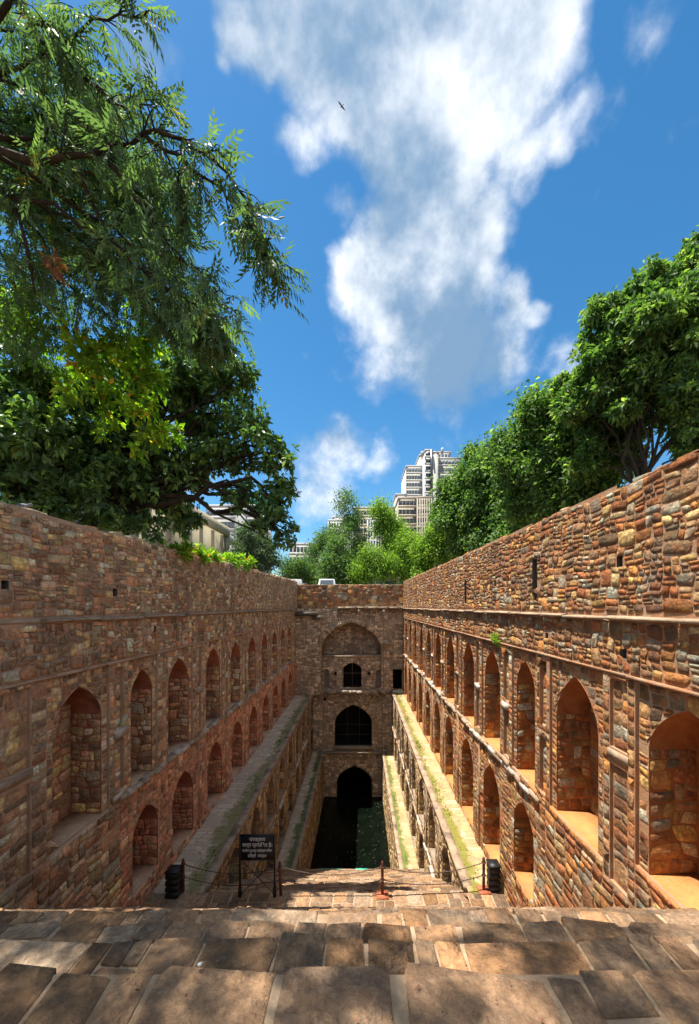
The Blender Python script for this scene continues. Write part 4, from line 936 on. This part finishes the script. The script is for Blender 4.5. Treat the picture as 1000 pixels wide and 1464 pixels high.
tree('shade_tree', 'light green bushy tree at the corner where the sunlit wall meets the end wall', (6.6, 31.5, -.25), (6.4, 31.5, 2.4),
     lob((620, 765, 30, 1.2), (605, 790, 31, 1.0), (632, 790, 29.5, 1.1), (612, 815, 31, .9), (640, 765, 29, .9)), 'leaf_far_yellow', 20000, 9, .22, .11, 404, .14, twigs=50, shell=.3)

# trees beyond the end wall
def slim(label, px, dpt, lobes, leafmat, n, seed, r=.12, fork=.35):
    b = P(px, HY, dpt); b[2] = -.25; tp = P(lobes[0][0], lobes[0][1], dpt); f_ = b + (tp - b) * fork; f_[2] = b[2] + (tp[2] - b[2]) * fork
    tree('slender_tree', label, b, f_, lob(*[(a, c, dpt + e, q) for a, c, e, q in lobes]), leafmat, n, 10, .3, .11, seed, r, 'bark_pale', 'trees beyond the end wall', 60, spread=.45, shell=.1, droop=.35)
slim('tallest slender tree beyond the end wall, thin trunk and small rounded top', 502, 46, [(495, 720, 0, 1.5), (505, 745, .5, 1.2), (490, 765, -.5, 1.5), (515, 775, 0, 1.3), (500, 800, 0, 1.9)], 'leaf_far', 8500, 411)
slim('airy light green tree beyond the end wall, in front of the cream office block', 548, 44, [(548, 728, 0, 1.5), (560, 745, 0, 1.4), (540, 755, .5, 1.2), (555, 775, 0, 1.5), (568, 760, 0, 1.0)], 'leaf_far_yellow', 9000, 412)
slim('pale grey-green tree beyond the end wall, nearest the white flats', 463, 50, [(462, 770, 0, 1.5), (450, 790, 0, 1.7), (472, 795, 0, 1.8), (440, 810, .5, 1.6), (458, 820, 0, 1.8)], 'leaf_far', 9500, 413)
slim('yellow-green bushy tree beyond the end wall', 580, 42, [(578, 780, 0, 1.5), (588, 800, 0, 1.5), (570, 810, 0, 1.5), (592, 775, .5, 1.1), (585, 825, 0, 1.3)], 'leaf_far_yellow', 9500, 414)
slim('low green tree with forked trunk filling the gap beyond the end wall', 530, 40, [(528, 795, 0, 1.3), (540, 815, 0, 1.5), (518, 818, 0, 1.4), (552, 805, .3, 1.1), (505, 822, 0, 1.1)], 'leaf_far_yellow', 9000, 415)
slim('dark green low tree beyond the end wall, in deep leaf', 486, 41, [(484, 805, 0, 1.4), (474, 822, 0, 1.3), (494, 822, 0, 1.4), (484, 780, 0, .9)], 'leaf_far', 8500, 416)
slim('grey-green bush spreading beyond the end wall behind the parked white car', 430, 47, [(425, 815, 0, 1.6), (440, 822, 0, 1.4), (412, 818, 0, 1.4)], 'leaf_far', 7000, 417)
tree('grey_tree', 'round dull grey-green tree beside the stained yellow building', (-11.2, 37.0, -.25), (-11.0, 37.0, 2.2), lob((358, 775, 36, 1.5), (345, 790, 36, 1.5), (375, 785, 36, 1.4), (365, 805, 36, 1.4), (388, 800, 36, 1.0), (350, 762, 36.5, .8)), 'leaf_far_grey', 16000, 10, .24, .1, 420, .16, twigs=50, spread=.3, shell=.2)

# leafy shrubs along the top of the shaded wall
for i, (px, py, d, r) in enumerate(((258, 789, 10.6, .22), (283, 795, 12.0, .25), (300, 797, 13.2, .24), (330, 803, 15.2, .27), (350, 805, 16.6, .33))):
    c = P(px, py, d); c[0] = min(c[0], XA[0] - .1); b = c.copy(); b[2] = c[2] - .35
    rt = tag(empty('shrub', b), ['bright green leafy shrub under the dark branches on the shaded wall top', 'small bright shrub, second from the dark branches on the shaded wall top', 'low pale shrub, middle of the row on the shaded wall top', 'leafy shrub next to the widest one on the shaded wall top', 'widest bright green shrub at the end of the row on the shaded wall top'][i], 'shrub', 'shrubs on the shaded wall')
    V, lo, si, T, _ = leaf_cloud([(c, np.array((r * 1.3, r * 1.5, r)))], 420, 7, .2, .07, 450 + i, rosette=True, shell=.1, droop=-.35); tag(mk('foliage', V, lo, si, 'leaf_young', rt, T), kind='stuff')
    g = Geo()
    for k in range(4): g.tube([b - np.array((0, 0, .5)), b + np.array((.05 * k - .08, .06 * (k % 2), .2))], [.02, .01], 5)
    g.build('stem', 'bark_pale', rt)
c = P(712, 914, 9.35); c[0] = XA[1] - .05
V, lo, si, T, _ = leaf_cloud([(c, np.array((.08, .16, .1)))], 130, 6, .1, .03, 470, rosette=True, shell=.1, droop=0)
wt = tag(empty('weed_tuft', c), 'small green weed tuft growing out of the sunlit wall', 'plant'); tag(mk('leaves', V, lo, si, 'leaf_far_yellow', wt, T), kind='stuff')

# ------------------------------------------------------------------ buildings far behind
def block(name, label, parts, cat='building', group=None):
    """parts: list of (x0,x1,y0,y1,z0,z1,wall material, floors, columns, glass, style)"""
    p0 = parts[0]; root = tag(empty(name, ((p0[0] + p0[1]) / 2, p0[2], -.22)), label, cat, group)
    for (x0, x1, y0, y1, z0, z1, wm, fl, cols, gm, style) in parts:
        g = Geo(); g.box((x0, y0, z0), (x1, y1, z1)); wall = g.build('wall', wm, root)
        fh = (z1 - z0) / max(fl, 1)
        if fl:
            cw = (x1 - x0) / cols; src = None
            for i in range(fl):
                for j in range(cols):
                    xx = x0 + cw * j; zz = z0 + fh * i; m_ = .1 * cw if style != 'strip' else .04 * cw
                    lo = (xx + m_, y0 - .12, zz + fh * .36); hi = (xx + cw - m_, y0 + .1, zz + fh * .86)
                    o_ = ((lo[0] + hi[0]) / 2, y0 - .06, (lo[2] + hi[2]) / 2)
                    if src is None: q = Geo(); q.box(lo, hi); src = q.build('window', gm, root, origin=o_); q = None
                    else:
                        c_ = src.copy(); COL.objects.link(c_); c_.parent = root; c_.location = tuple(np.array(o_) - np.array(root.location))
                q = Geo(); q.box((x0 - .15, y0 - .55, zz + fh * .06), (x1 + .15, y0 + .05, zz + fh * .3)); q.build('floor_band', wm, root)
            if style == 'fin':
                for j in range(cols + 1): q = Geo(); xx = x0 + cw * j; q.box((xx - .22, y0 - .8, z0), (xx + .22, y0 - .0, z1)); q.build('fin', wm, root)
        # side windows on the face seen obliquely
        q = Geo(); q.box((x0 - .2, y0 - .3, z1), (x1 + .2, y1 + .2, z1 + .9)); q.build('parapet', wm, root)
    return root
def bx(px0, px1, py, d, dep=14, wm='concrete_pale', fl=8, cols=6, gm='window_glass_pale', style='', base=-.22):
    return ((px0 - CX) * d / F, (px1 - CX) * d / F, d, d + dep, base, (HY - py) * d / F, wm, fl, cols, gm, style)
tw = block('office_tower', 'tall pale grey office tower with stacked window bands and a narrow stair shaft', [bx(581, 609, 668, 190, 22, 'concrete_pale', 19, 7, 'window_glass_pale', 'strip'), bx(626, 660, 657, 186, 22, 'concrete_grey', 20, 7, 'window_glass_pale', 'strip'),
      bx(608, 618, 645, 182, 20, 'building_white', 22, 1, 'window_glass', ''), bx(619.5, 627, 648, 184, 20, 'concrete_pale', 0, 1), bx(600, 609, 652, 192, 14, 'concrete_pale', 0, 1), bx(626, 645, 648, 192, 14, 'building_white', 26, 4, 'window_glass_pale', '')])
for px, py0, py1 in ((617.5, 643, 700), (633, 640, 648), (604, 645, 652)):
    a, b = P(px, py0, 181), P(px, py1, 181); g = Geo(); g.box((a[0] - .5, 180.6, b[2]), (a[0] + .5, 182.2, a[2])); g.build('shaft_fin', 'window_glass' if py1 > 690 else 'concrete_grey', tw)
cr = block('office_block', 'cream office block with rows of windows, in front of the grey tower', [bx(570, 597, 714, 140, 16, 'concrete_cream', 12, 5, 'window_glass', 'strip'), bx(597, 617, 713, 138, 14, 'concrete_cream', 12, 6, 'window_glass', 'fin'), bx(566, 582, 709, 150, 10, 'concrete_grey', 0, 1)])
block('office_block', 'long low cream office wing behind the slender trees', [bx(506, 571, 728, 152, 14, 'concrete_cream', 11, 14, 'window_glass', 'strip'), bx(526, 549, 744, 146, 10, 'building_white', 9, 6, 'blue_panel', 'fin')])
block('office_block', 'white office building with blue vertical strips behind the tallest slender tree', [bx(470, 505, 746, 148, 14, 'building_white', 9, 9, 'window_glass_pale', 'fin'), bx(476, 492, 741, 154, 8, 'building_white', 0, 1)])
block('office_block', 'low white flats with dark windows seen past the hanging big leaves', [bx(414, 455, 780, 130, 14, 'building_white', 6, 8, 'window_glass', '')])
block('office_block', 'white block with tiered window bands peeking through the dark foliage', [bx(295, 336, 726, 112, 14, 'building_white', 8, 8, 'window_glass_pale', 'strip'), bx(270, 300, 738, 118, 12, 'building_white', 7, 5, 'window_glass_pale', 'strip')])
tl = block('office_tower', 'white tower with a teal roof band behind the hanging leaves', [bx(341, 374, 712, 124, 14, 'building_white', 11, 7, 'window_glass_pale', 'strip')])
a, b = P(341, 720, 124), P(374, 712, 124); g = Geo(); g.box((a[0] - .4, 123.3, a[2]), (b[0] + .4, 138, b[2] + .3)); g.build('teal_band', 'teal_paint', tl)
yb = block('old_building', 'stained yellow plastered building behind the shaded wall', [(-21, -12.9, 27.5, 37, -.22, 6.75, 'yellow_plaster', 0, 1, '', ''), (-21, -13.05, 37.05, 43, -.22, 6.2, 'concrete_grey', 0, 1, '', ''), (-20, -13.6, 24.0, 27.45, -.22, 6.9, 'yellow_plaster', 2, 2, 'window_glass', '')])
for y in (28.6, 30.6, 33.0, 35.2, 36.6): g = Geo(); g.box((-12.95, y, -.2), (-12.72, y + .28, 6.6)); g.build('buttress_strip', 'yellow_plaster', yb)
g = Geo(); g.box((-12.94, 34.4, 1.6), (-12.86, 35.3, 2.9)); g.build('window', 'window_glass', yb)

# raised parking ground and cars just beyond the end wall
g = Geo(); g.box((-16, 33, -.3), (8, 39.5, .75)); tag(g.build('parking_ground', 'soil'), kind='structure')
def car(x, y, rz, label, van=False):
    root = tag(empty('parked_car', (0, 0, 0)), label, 'car', 'cars beyond the end wall'); L, Wc, H = (4.0, 1.66, 1.42 if not van else 1.78)
    pr = [(-2.0, .25), (-2.02, .62), (-1.9, .85), (-1.1, .93), (-.55, H), (1.15, H + .01), (1.75, .98), (2.0, .9), (2.02, .3)] if not van else [(-2.0, .25), (-2.02, .7), (-1.75, .95), (-1.35, H - .1), (-1.1, H), (1.85, H), (1.98, 1.0), (2.02, .3)]
    n = len(pr); V = []; 
    for s in (-1, 1): V += [(px, s * Wc / 2 * (.84 if pz > 1.0 else 1), pz) for px, pz in pr]
    g = Geo(); g.add(V, [[i, i + 1, n + i + 1, n + i] for i in range(n - 1)] + [[n - 1, 0, n, 2 * n - 1]] + [list(range(n))[::-1], [n + i for i in range(n)]]); body = g.build('body', 'car_white', root)
    for s in (-1, 1):
        g = Geo(); yy = s * Wc / 2 * .9; g.add([(-.95, yy * 1.04, .97), (1.45, yy * 1.04, .97), (1.05, yy * .955, H - .08), (-.5, yy * .955, H - .08)], [[0, 1, 2, 3]]); g.build('side_window', 'window_glass', root)
        for xx in (-1.25, 1.3):
            g = Geo(); th = np.linspace(0, 2 * math.pi, 17)[:-1]; V = [(xx + .31 * math.cos(a), s * Wc / 2 + e, .31 + .31 * math.sin(a)) for e in (-.1, .04) for a in th]; g.add(V, [[i, (i + 1) % 16, 16 + (i + 1) % 16, 16 + i] for i in range(16)] + [list(range(16)), list(range(16, 32))]); wh_ = g.build('wheel', 'rubber', root); g = Geo(); V = [(xx + .19 * math.cos(a), s * (Wc / 2 + .05), .31 + .19 * math.sin(a)) for a in th]; g.add(V, [list(range(16))]); g.build('rim', 'concrete_grey', wh_)
    for (xa, za, xb, zb) in ((-1.07, .98, -.62, H - .06), (1.66, 1.05, 1.26, H - .06)) if not van else ((-1.7, 1.0, -1.33, H - .12), (2.0, 1.05, 1.9, H - .15)):
        g = Geo(); o_ = .06 if xb > 0 else -.06; g.add([(xa + o_, -.62, za), (xa + o_, .62, za), (xb + o_, .58, zb), (xb + o_, -.58, zb)], [[0, 1, 2, 3]]); g.build('windscreen', 'window_glass', root)
    root.location = (x, y, .75); root.rotation_euler = (0, 0, rz)
car(-3.1, 36.2, 1.62, 'white parked car with a tall boxy cabin beyond the end wall', True)
car(-7.4, 36.0, .1, 'white parked car nearest the corner of the shaded wall', True)
car(-12.0, 36.4, .05, 'white parked car nearest the stained yellow building', True)

# ------------------------------------------------------------------ things on the landing
ZL = -HA + .02
def post(px, label, base=True, lean=0.0, h_=.8, d=9.0):
    x = (px - CX) * d / F; root = tag(empty('chain_post', (x, d, ZL)), label, 'post', 'chain posts on the landing')
    g = Geo(); g.lathe([(.034, 0), (.036, .02), (.034, h_ * .42), (.042, h_ * .43), (.042, h_ * .47), (.034, h_ * .48), (.034, h_ * .8), (.044, h_ * .81), (.044, h_ * .86), (.03, h_ * .88), (.036, h_ * .92), (.02, h_ * .985), (.006, h_)], (x, d, ZL)); shaft = g.build('shaft', 'post_brown', root, smooth=False)
    if base: g = Geo(); g.box((x - .14, d - .13, ZL - .02), (x + .14, d + .13, ZL + .025)); g.build('base_plate', 'post_base_red', root)
    for z in (.45, .835):
        g = Geo(); th = np.linspace(0, 2 * math.pi, 11); g.tube([(x + .05 * math.cos(a), d + .05 * math.sin(a), ZL + h_ * z) for a in th], .007, 5, False); g.build('ring', 'chain_rust', shaft)
    root.rotation_euler = (0, lean, 0); return x, d
pA = post(262, 'reddish brown chain post beside the louvred box at the foot of the shaded wall', False, d=9.05)
pB = post(402, 'brown chain post leaning right beside the black sign', False, -.04, d=8.95)
pC = post(547, 'reddish brown chain post on a red square base, standing alone', True, d=8.95)
pD = post(692, 'reddish brown chain post beside the louvred box near the sunlit wall', True, d=9.1)
for (a, la), (b, lb) in (((pA, ''), (pB, '')), ((pB, ''), (pC, '')), ((pC, ''), (pD, ''))):
    for z, nm in ((.835, 'upper'), (.45, 'lower')):
        t_ = np.linspace(0, 1, 61); pts = np.stack([a[0] + (b[0] - a[0]) * t_, a[1] + (b[1] - a[1]) * t_, ZL + .8 * z - .2 * 4 * t_ * (1 - t_) * (1 if z > .5 else .85)], 1)
        pts[0, 0] += .04; pts[-1, 0] -= .04
        g = Geo(); g.tube(pts, np.where(np.arange(61) % 2, .0075, .013), 5)
        wh = 'from the louvred box in the shade to the sign' if a is pA else ('between the leaning post and the lone post' if a is pB else 'from the lone post towards the sunlit wall')
        tag(g.build('chain', 'chain_rust', None, origin=pts.mean(0)), f'{nm} sagging rusty chain {wh}', 'chain', 'chains between the posts')
def louvre(px0, px1, d, label, w_=.26):
    x = ((px0 + px1) / 2 - CX) * d / F; root = tag(empty('louvred_light', (x, d, ZL)), label, 'light'); H = .62; g = Geo(); g.box((x - w_ / 2 + .03, d - .1, ZL - .02), (x + w_ / 2 - .03, d + .1, ZL + H - .04)); g.build('core', 'iron_black', root)
    for i in range(4):
        z = ZL + .02 + i * .145; q = Geo(); V = [(x + sx * w_ / 2 * k, d + sy * .13 * k, z + dz) for k, dz in ((1.0, 0), (1.0, .07), (.86, .12)) for sx, sy in ((-1, -1), (1, -1), (1, 1), (-1, 1))]
        q.add(V, [[0, 3, 2, 1], [8, 9, 10, 11]] + [[r * 4 + j, r * 4 + (j + 1) % 4, r * 4 + 4 + (j + 1) % 4, r * 4 + 4 + j] for r in (0, 1) for j in range(4)]); q.build('louvre', 'iron_black', root)
    q = Geo(); q.box((x - w_ / 2 - .01, d - .14, ZL + H - .04), (x + w_ / 2 + .01, d + .14, ZL + H)); q.build('cap', 'iron_black', root)
louvre(239, 259, 8.95, 'black tiered louvred box light at the foot of the shaded wall', .3)
louvre(698, 714, 9.15, 'black tiered louvred box light at the foot of the sunlit wall', .25)

# notice board
def sign():
    d = 8.92; x0, x1 = (343.5 - CX) * d / F, (393 - CX) * d / F; root = tag(empty('notice_board', ((x0 + x1) / 2, d, ZL)), 'black notice board with white Hindi lettering on two legs with crossed braces', 'sign')
    zt, zb = (HY - 1194) * d / F, (HY - 1229) * d / F
    g = Geo(); g.box((x0, d - .012, zb), (x1, d + .012, zt)); g.build('board', 'sign_board', root)
    g = Geo()
    for a, b in (((x0 - .012, zt), (x1 + .012, zt)), ((x0 - .012, zb), (x1 + .012, zb))): g.box((a[0], d - .02, a[1] - .012), (b[0], d + .016, a[1] + .012))
    g.build('frame', 'iron_black', root)
    for x in (x0, x1):
        g = Geo(); g.box((x - .018, d - .018, ZL - .02), (x + .018, d + .018, zt)); leg = g.build('leg', 'iron_black', root)
        g = Geo(); g.box((x - .035, d - .035, ZL - .02), (x + .035, d + .035, ZL + .2)); g.build('foot', 'iron_black', leg)
    for a, b in ((x0, x1), (x1, x0)):
        g = Geo(); g.tube([(a, d + (.012 if a < b else -.012), zb), (b, d + (.012 if a < b else -.012), ZL + .02)], .009, 5); g.build('brace', 'iron_black', root)
    W_ = x1 - x0; H_ = zt - zb
    for txt, cz, wd, hh in (('\u0938\u0902\u0930\u0915\u094d\u0937\u0923', .82, .47, .115), ('\u0915\u093e\u0930\u094d\u092f \u092a\u094d\u0930\u0917\u0924\u093f \u092a\u0930 \u0939\u0948\u0964', .60, .86, .125), ('\u092d\u093e\u0930\u0924\u0940\u092f \u092a\u0941\u0930\u093e\u0924\u0924\u094d\u0935 \u0938\u0930\u094d\u0935\u0947\u0915\u094d\u0937\u0923 \u0935\u093f\u092d\u093e\u0917', .37, .86, .085), ('\u0926\u093f\u0932\u094d\u0932\u0940  \u092e\u0923\u094d\u0921\u0932', .16, .54, .10)):
        cu = bpy.data.curves.new('lettering', 'FONT'); cu.body = txt; cu.align_x = 'CENTER'; cu.align_y = 'CENTER'; cu.size = .1; cu.extrude = .0015; cu.offset = .0012
        o = bpy.data.objects.new('lettering', cu); COL.objects.link(o); bpy.context.view_layer.update()
        me = bpy.data.meshes.new_from_object(o.evaluated_get(bpy.context.evaluated_depsgraph_get())); bpy.data.objects.remove(o)
        if not me.vertices: continue
        v = np.array([p.co for p in me.vertices]); lo, hi = v.min(0), v.max(0); sx = W_ * wd / (hi[0] - lo[0]); sz = hh * 1.15 / (hi[1] - lo[1])
        c = (lo + hi) / 2; nv = np.stack([(v[:, 0] - c[0]) * sx, -v[:, 2], (v[:, 1] - c[1]) * sz], 1)
        me.vertices.foreach_set('co', nv.astype(np.float32).ravel()); me.materials.clear(); me.materials.append(MATS['paint_white']); me.update()
        o = bpy.data.objects.new('lettering', me); COL.objects.link(o); o.parent = root; o.location = (0, -.0165, zb + H_ * cz - ZL)
sign()

# teal planks at the head of the lowest stairs
for xa, xb, lb in ((-1.75, -.78, 'longer teal painted plank lying at the edge above the water'), (-.2, .32, 'shorter teal painted plank lying at the edge above the water')):
    g = Geo(); g.box((xa, 16.3, -HB + .03), (xb, 16.5, -HB + .075)); o = tag(g.build('plank', 'teal_board', None, origin=((xa + xb) / 2, 16.4, -HB + .03)), lb, 'plank', 'teal planks')
# litter on the stairs
rng = np.random.default_rng(8)
def scrap(px, py, h_, r, label):
    d = h_ * F / (py - HY); c = np.array(((px - CX) * d / F, d, -h_ + .03)); g = Geo(); th = np.linspace(0, 2 * math.pi, 8)[:-1]
    V = np.concatenate([[c + np.array((r * math.cos(a) * rng.uniform(.6, 1.2), r * math.sin(a) * rng.uniform(.6, 1.2), rng.uniform(0, r * .5))) for a in th], [c + np.array((0, 0, r * .7))], [c]]); g.add(V, [[i, (i + 1) % 7, 7] for i in range(7)] + [[(i + 1) % 7, i, 8] for i in range(7)])
    tag(g.build('paper_scrap', 'litter_white', None, origin=c), label, 'litter')
scrap(286, 1390, 1.6, .017, 'crumpled white paper scrap lying on the top step')

# fallen leaves and grit on the treads
n = 220; tr_ = [q for q in st if q[1] < 3 and q[1] > 1]; V = []; 
for _ in range(n):
    d0, d1, h_ = tr_[rng.integers(len(tr_))]; c = np.array((rng.uniform(-2.6, 2.6), rng.uniform(max(d0, 1.2), d1 - .06), -h_ + .022)); a = rng.uniform(0, 6.28); r = rng.uniform(.004, .013)
    for k, q in ((0, 1.0), (1.57, .45), (3.14, 1.0), (4.71, .45)): V.append(c + np.array((math.cos(a + k) * r * q, math.sin(a + k) * r * q, .003 * rng.random())))
tag(mk('fallen_leaves', np.array(V), np.arange(4 * n), np.full(n, 4), 'leaf_dry', None, rng.random((n, 3))), 'tiny dry leaves and grit scattered over the top steps', 'leaves', None, 'stuff')

# birds
def bird(name, label, c, L, dark, fly=False, rz=0.0):
    root = tag(empty(name, (0, 0, 0)), label, 'bird'); g = Geo(); mt = 'feather_dark' if dark else 'feather_grey'
    sec = [(-.5, .02, .0), (-.38, .07, .0), (-.15, .17, .0), (.08, .19, .02), (.24, .13, .06), (.32, .09, .12), (.42, .085, .16), (.48, .05, .15), (.5, .01, .14)]; k = 10
    V = [(x, r * math.cos(2 * math.pi * j / k) * .9, z + r * math.sin(2 * math.pi * j / k)) for x, r, z in sec for j in range(k)]
    g.add(V, [[i * k + j, i * k + (j + 1) % k, (i + 1) * k + (j + 1) % k, (i + 1) * k + j] for i in range(len(sec) - 1) for j in range(k)]); g.build('body', mt, root, smooth=True)
    g = Geo(); g.lathe([(.025, 0), (.012, .05), (.002, .09)], (0, 0, 0), 6); b = g.build('beak', 'beak', root); b.location = (.49, 0, .15); b.rotation_euler = (0, 1.7, 0)
    g = Geo(); g.add([(-.42, -.05, .02), (-.42, .05, .02), (-.85, .1, -.03), (-.85, -.1, -.03), (-.42, 0, .045), (-.85, 0, -.005)], [[0, 1, 2, 3], [0, 3, 5, 4], [1, 4, 5, 2], [0, 4, 1], [3, 2, 5]]); g.build('tail', 'feather_dark', root)
    for s in (-1, 1):
        g = Geo()
        if fly: V = [(.15, s * .1, .08), (.28, s * .75, .3), (.05, s * 1.5, .22), (-.12, s * .8, .22), (-.2, s * .1, .06)]
        else: V = [(.2, s * .15, .08), (.05, s * .2, .12), (-.3, s * .13, .08), (-.6, s * .05, .02), (-.2, s * .18, -.04)]
        V2 = V + [(a, b_ + s * .012, c_ + .02) for a, b_, c_ in V]; g.add(V2, [[0, 1, 2, 3, 4], [9, 8, 7, 6, 5]] + [[i, (i + 1) % 5, 5 + (i + 1) % 5, 5 + i] for i in range(5)]); g.build('wing', mt, root)
        if not fly: g = Geo(); g.tube([(.02, s * .06, -.15), (.03, s * .06, -.3)], .018, 5); g.build('leg', 'beak', root)
    root.location = tuple(c); root.scale = (L, L, L); root.rotation_euler = (0, 0, rz)
d_ = 5.8; bird('pigeon', 'grey pigeon perched on top of the shaded wall', (XA[0] - .2, d_, 1.385 + .03 * math.sin(d_ * 1.7) + .022 * .8 + .115), .3, False, False, .2)
bird('kite_bird', 'small dark bird gliding in front of the big cloud', P(489, 152, 60), .55, True, True, 2.4)
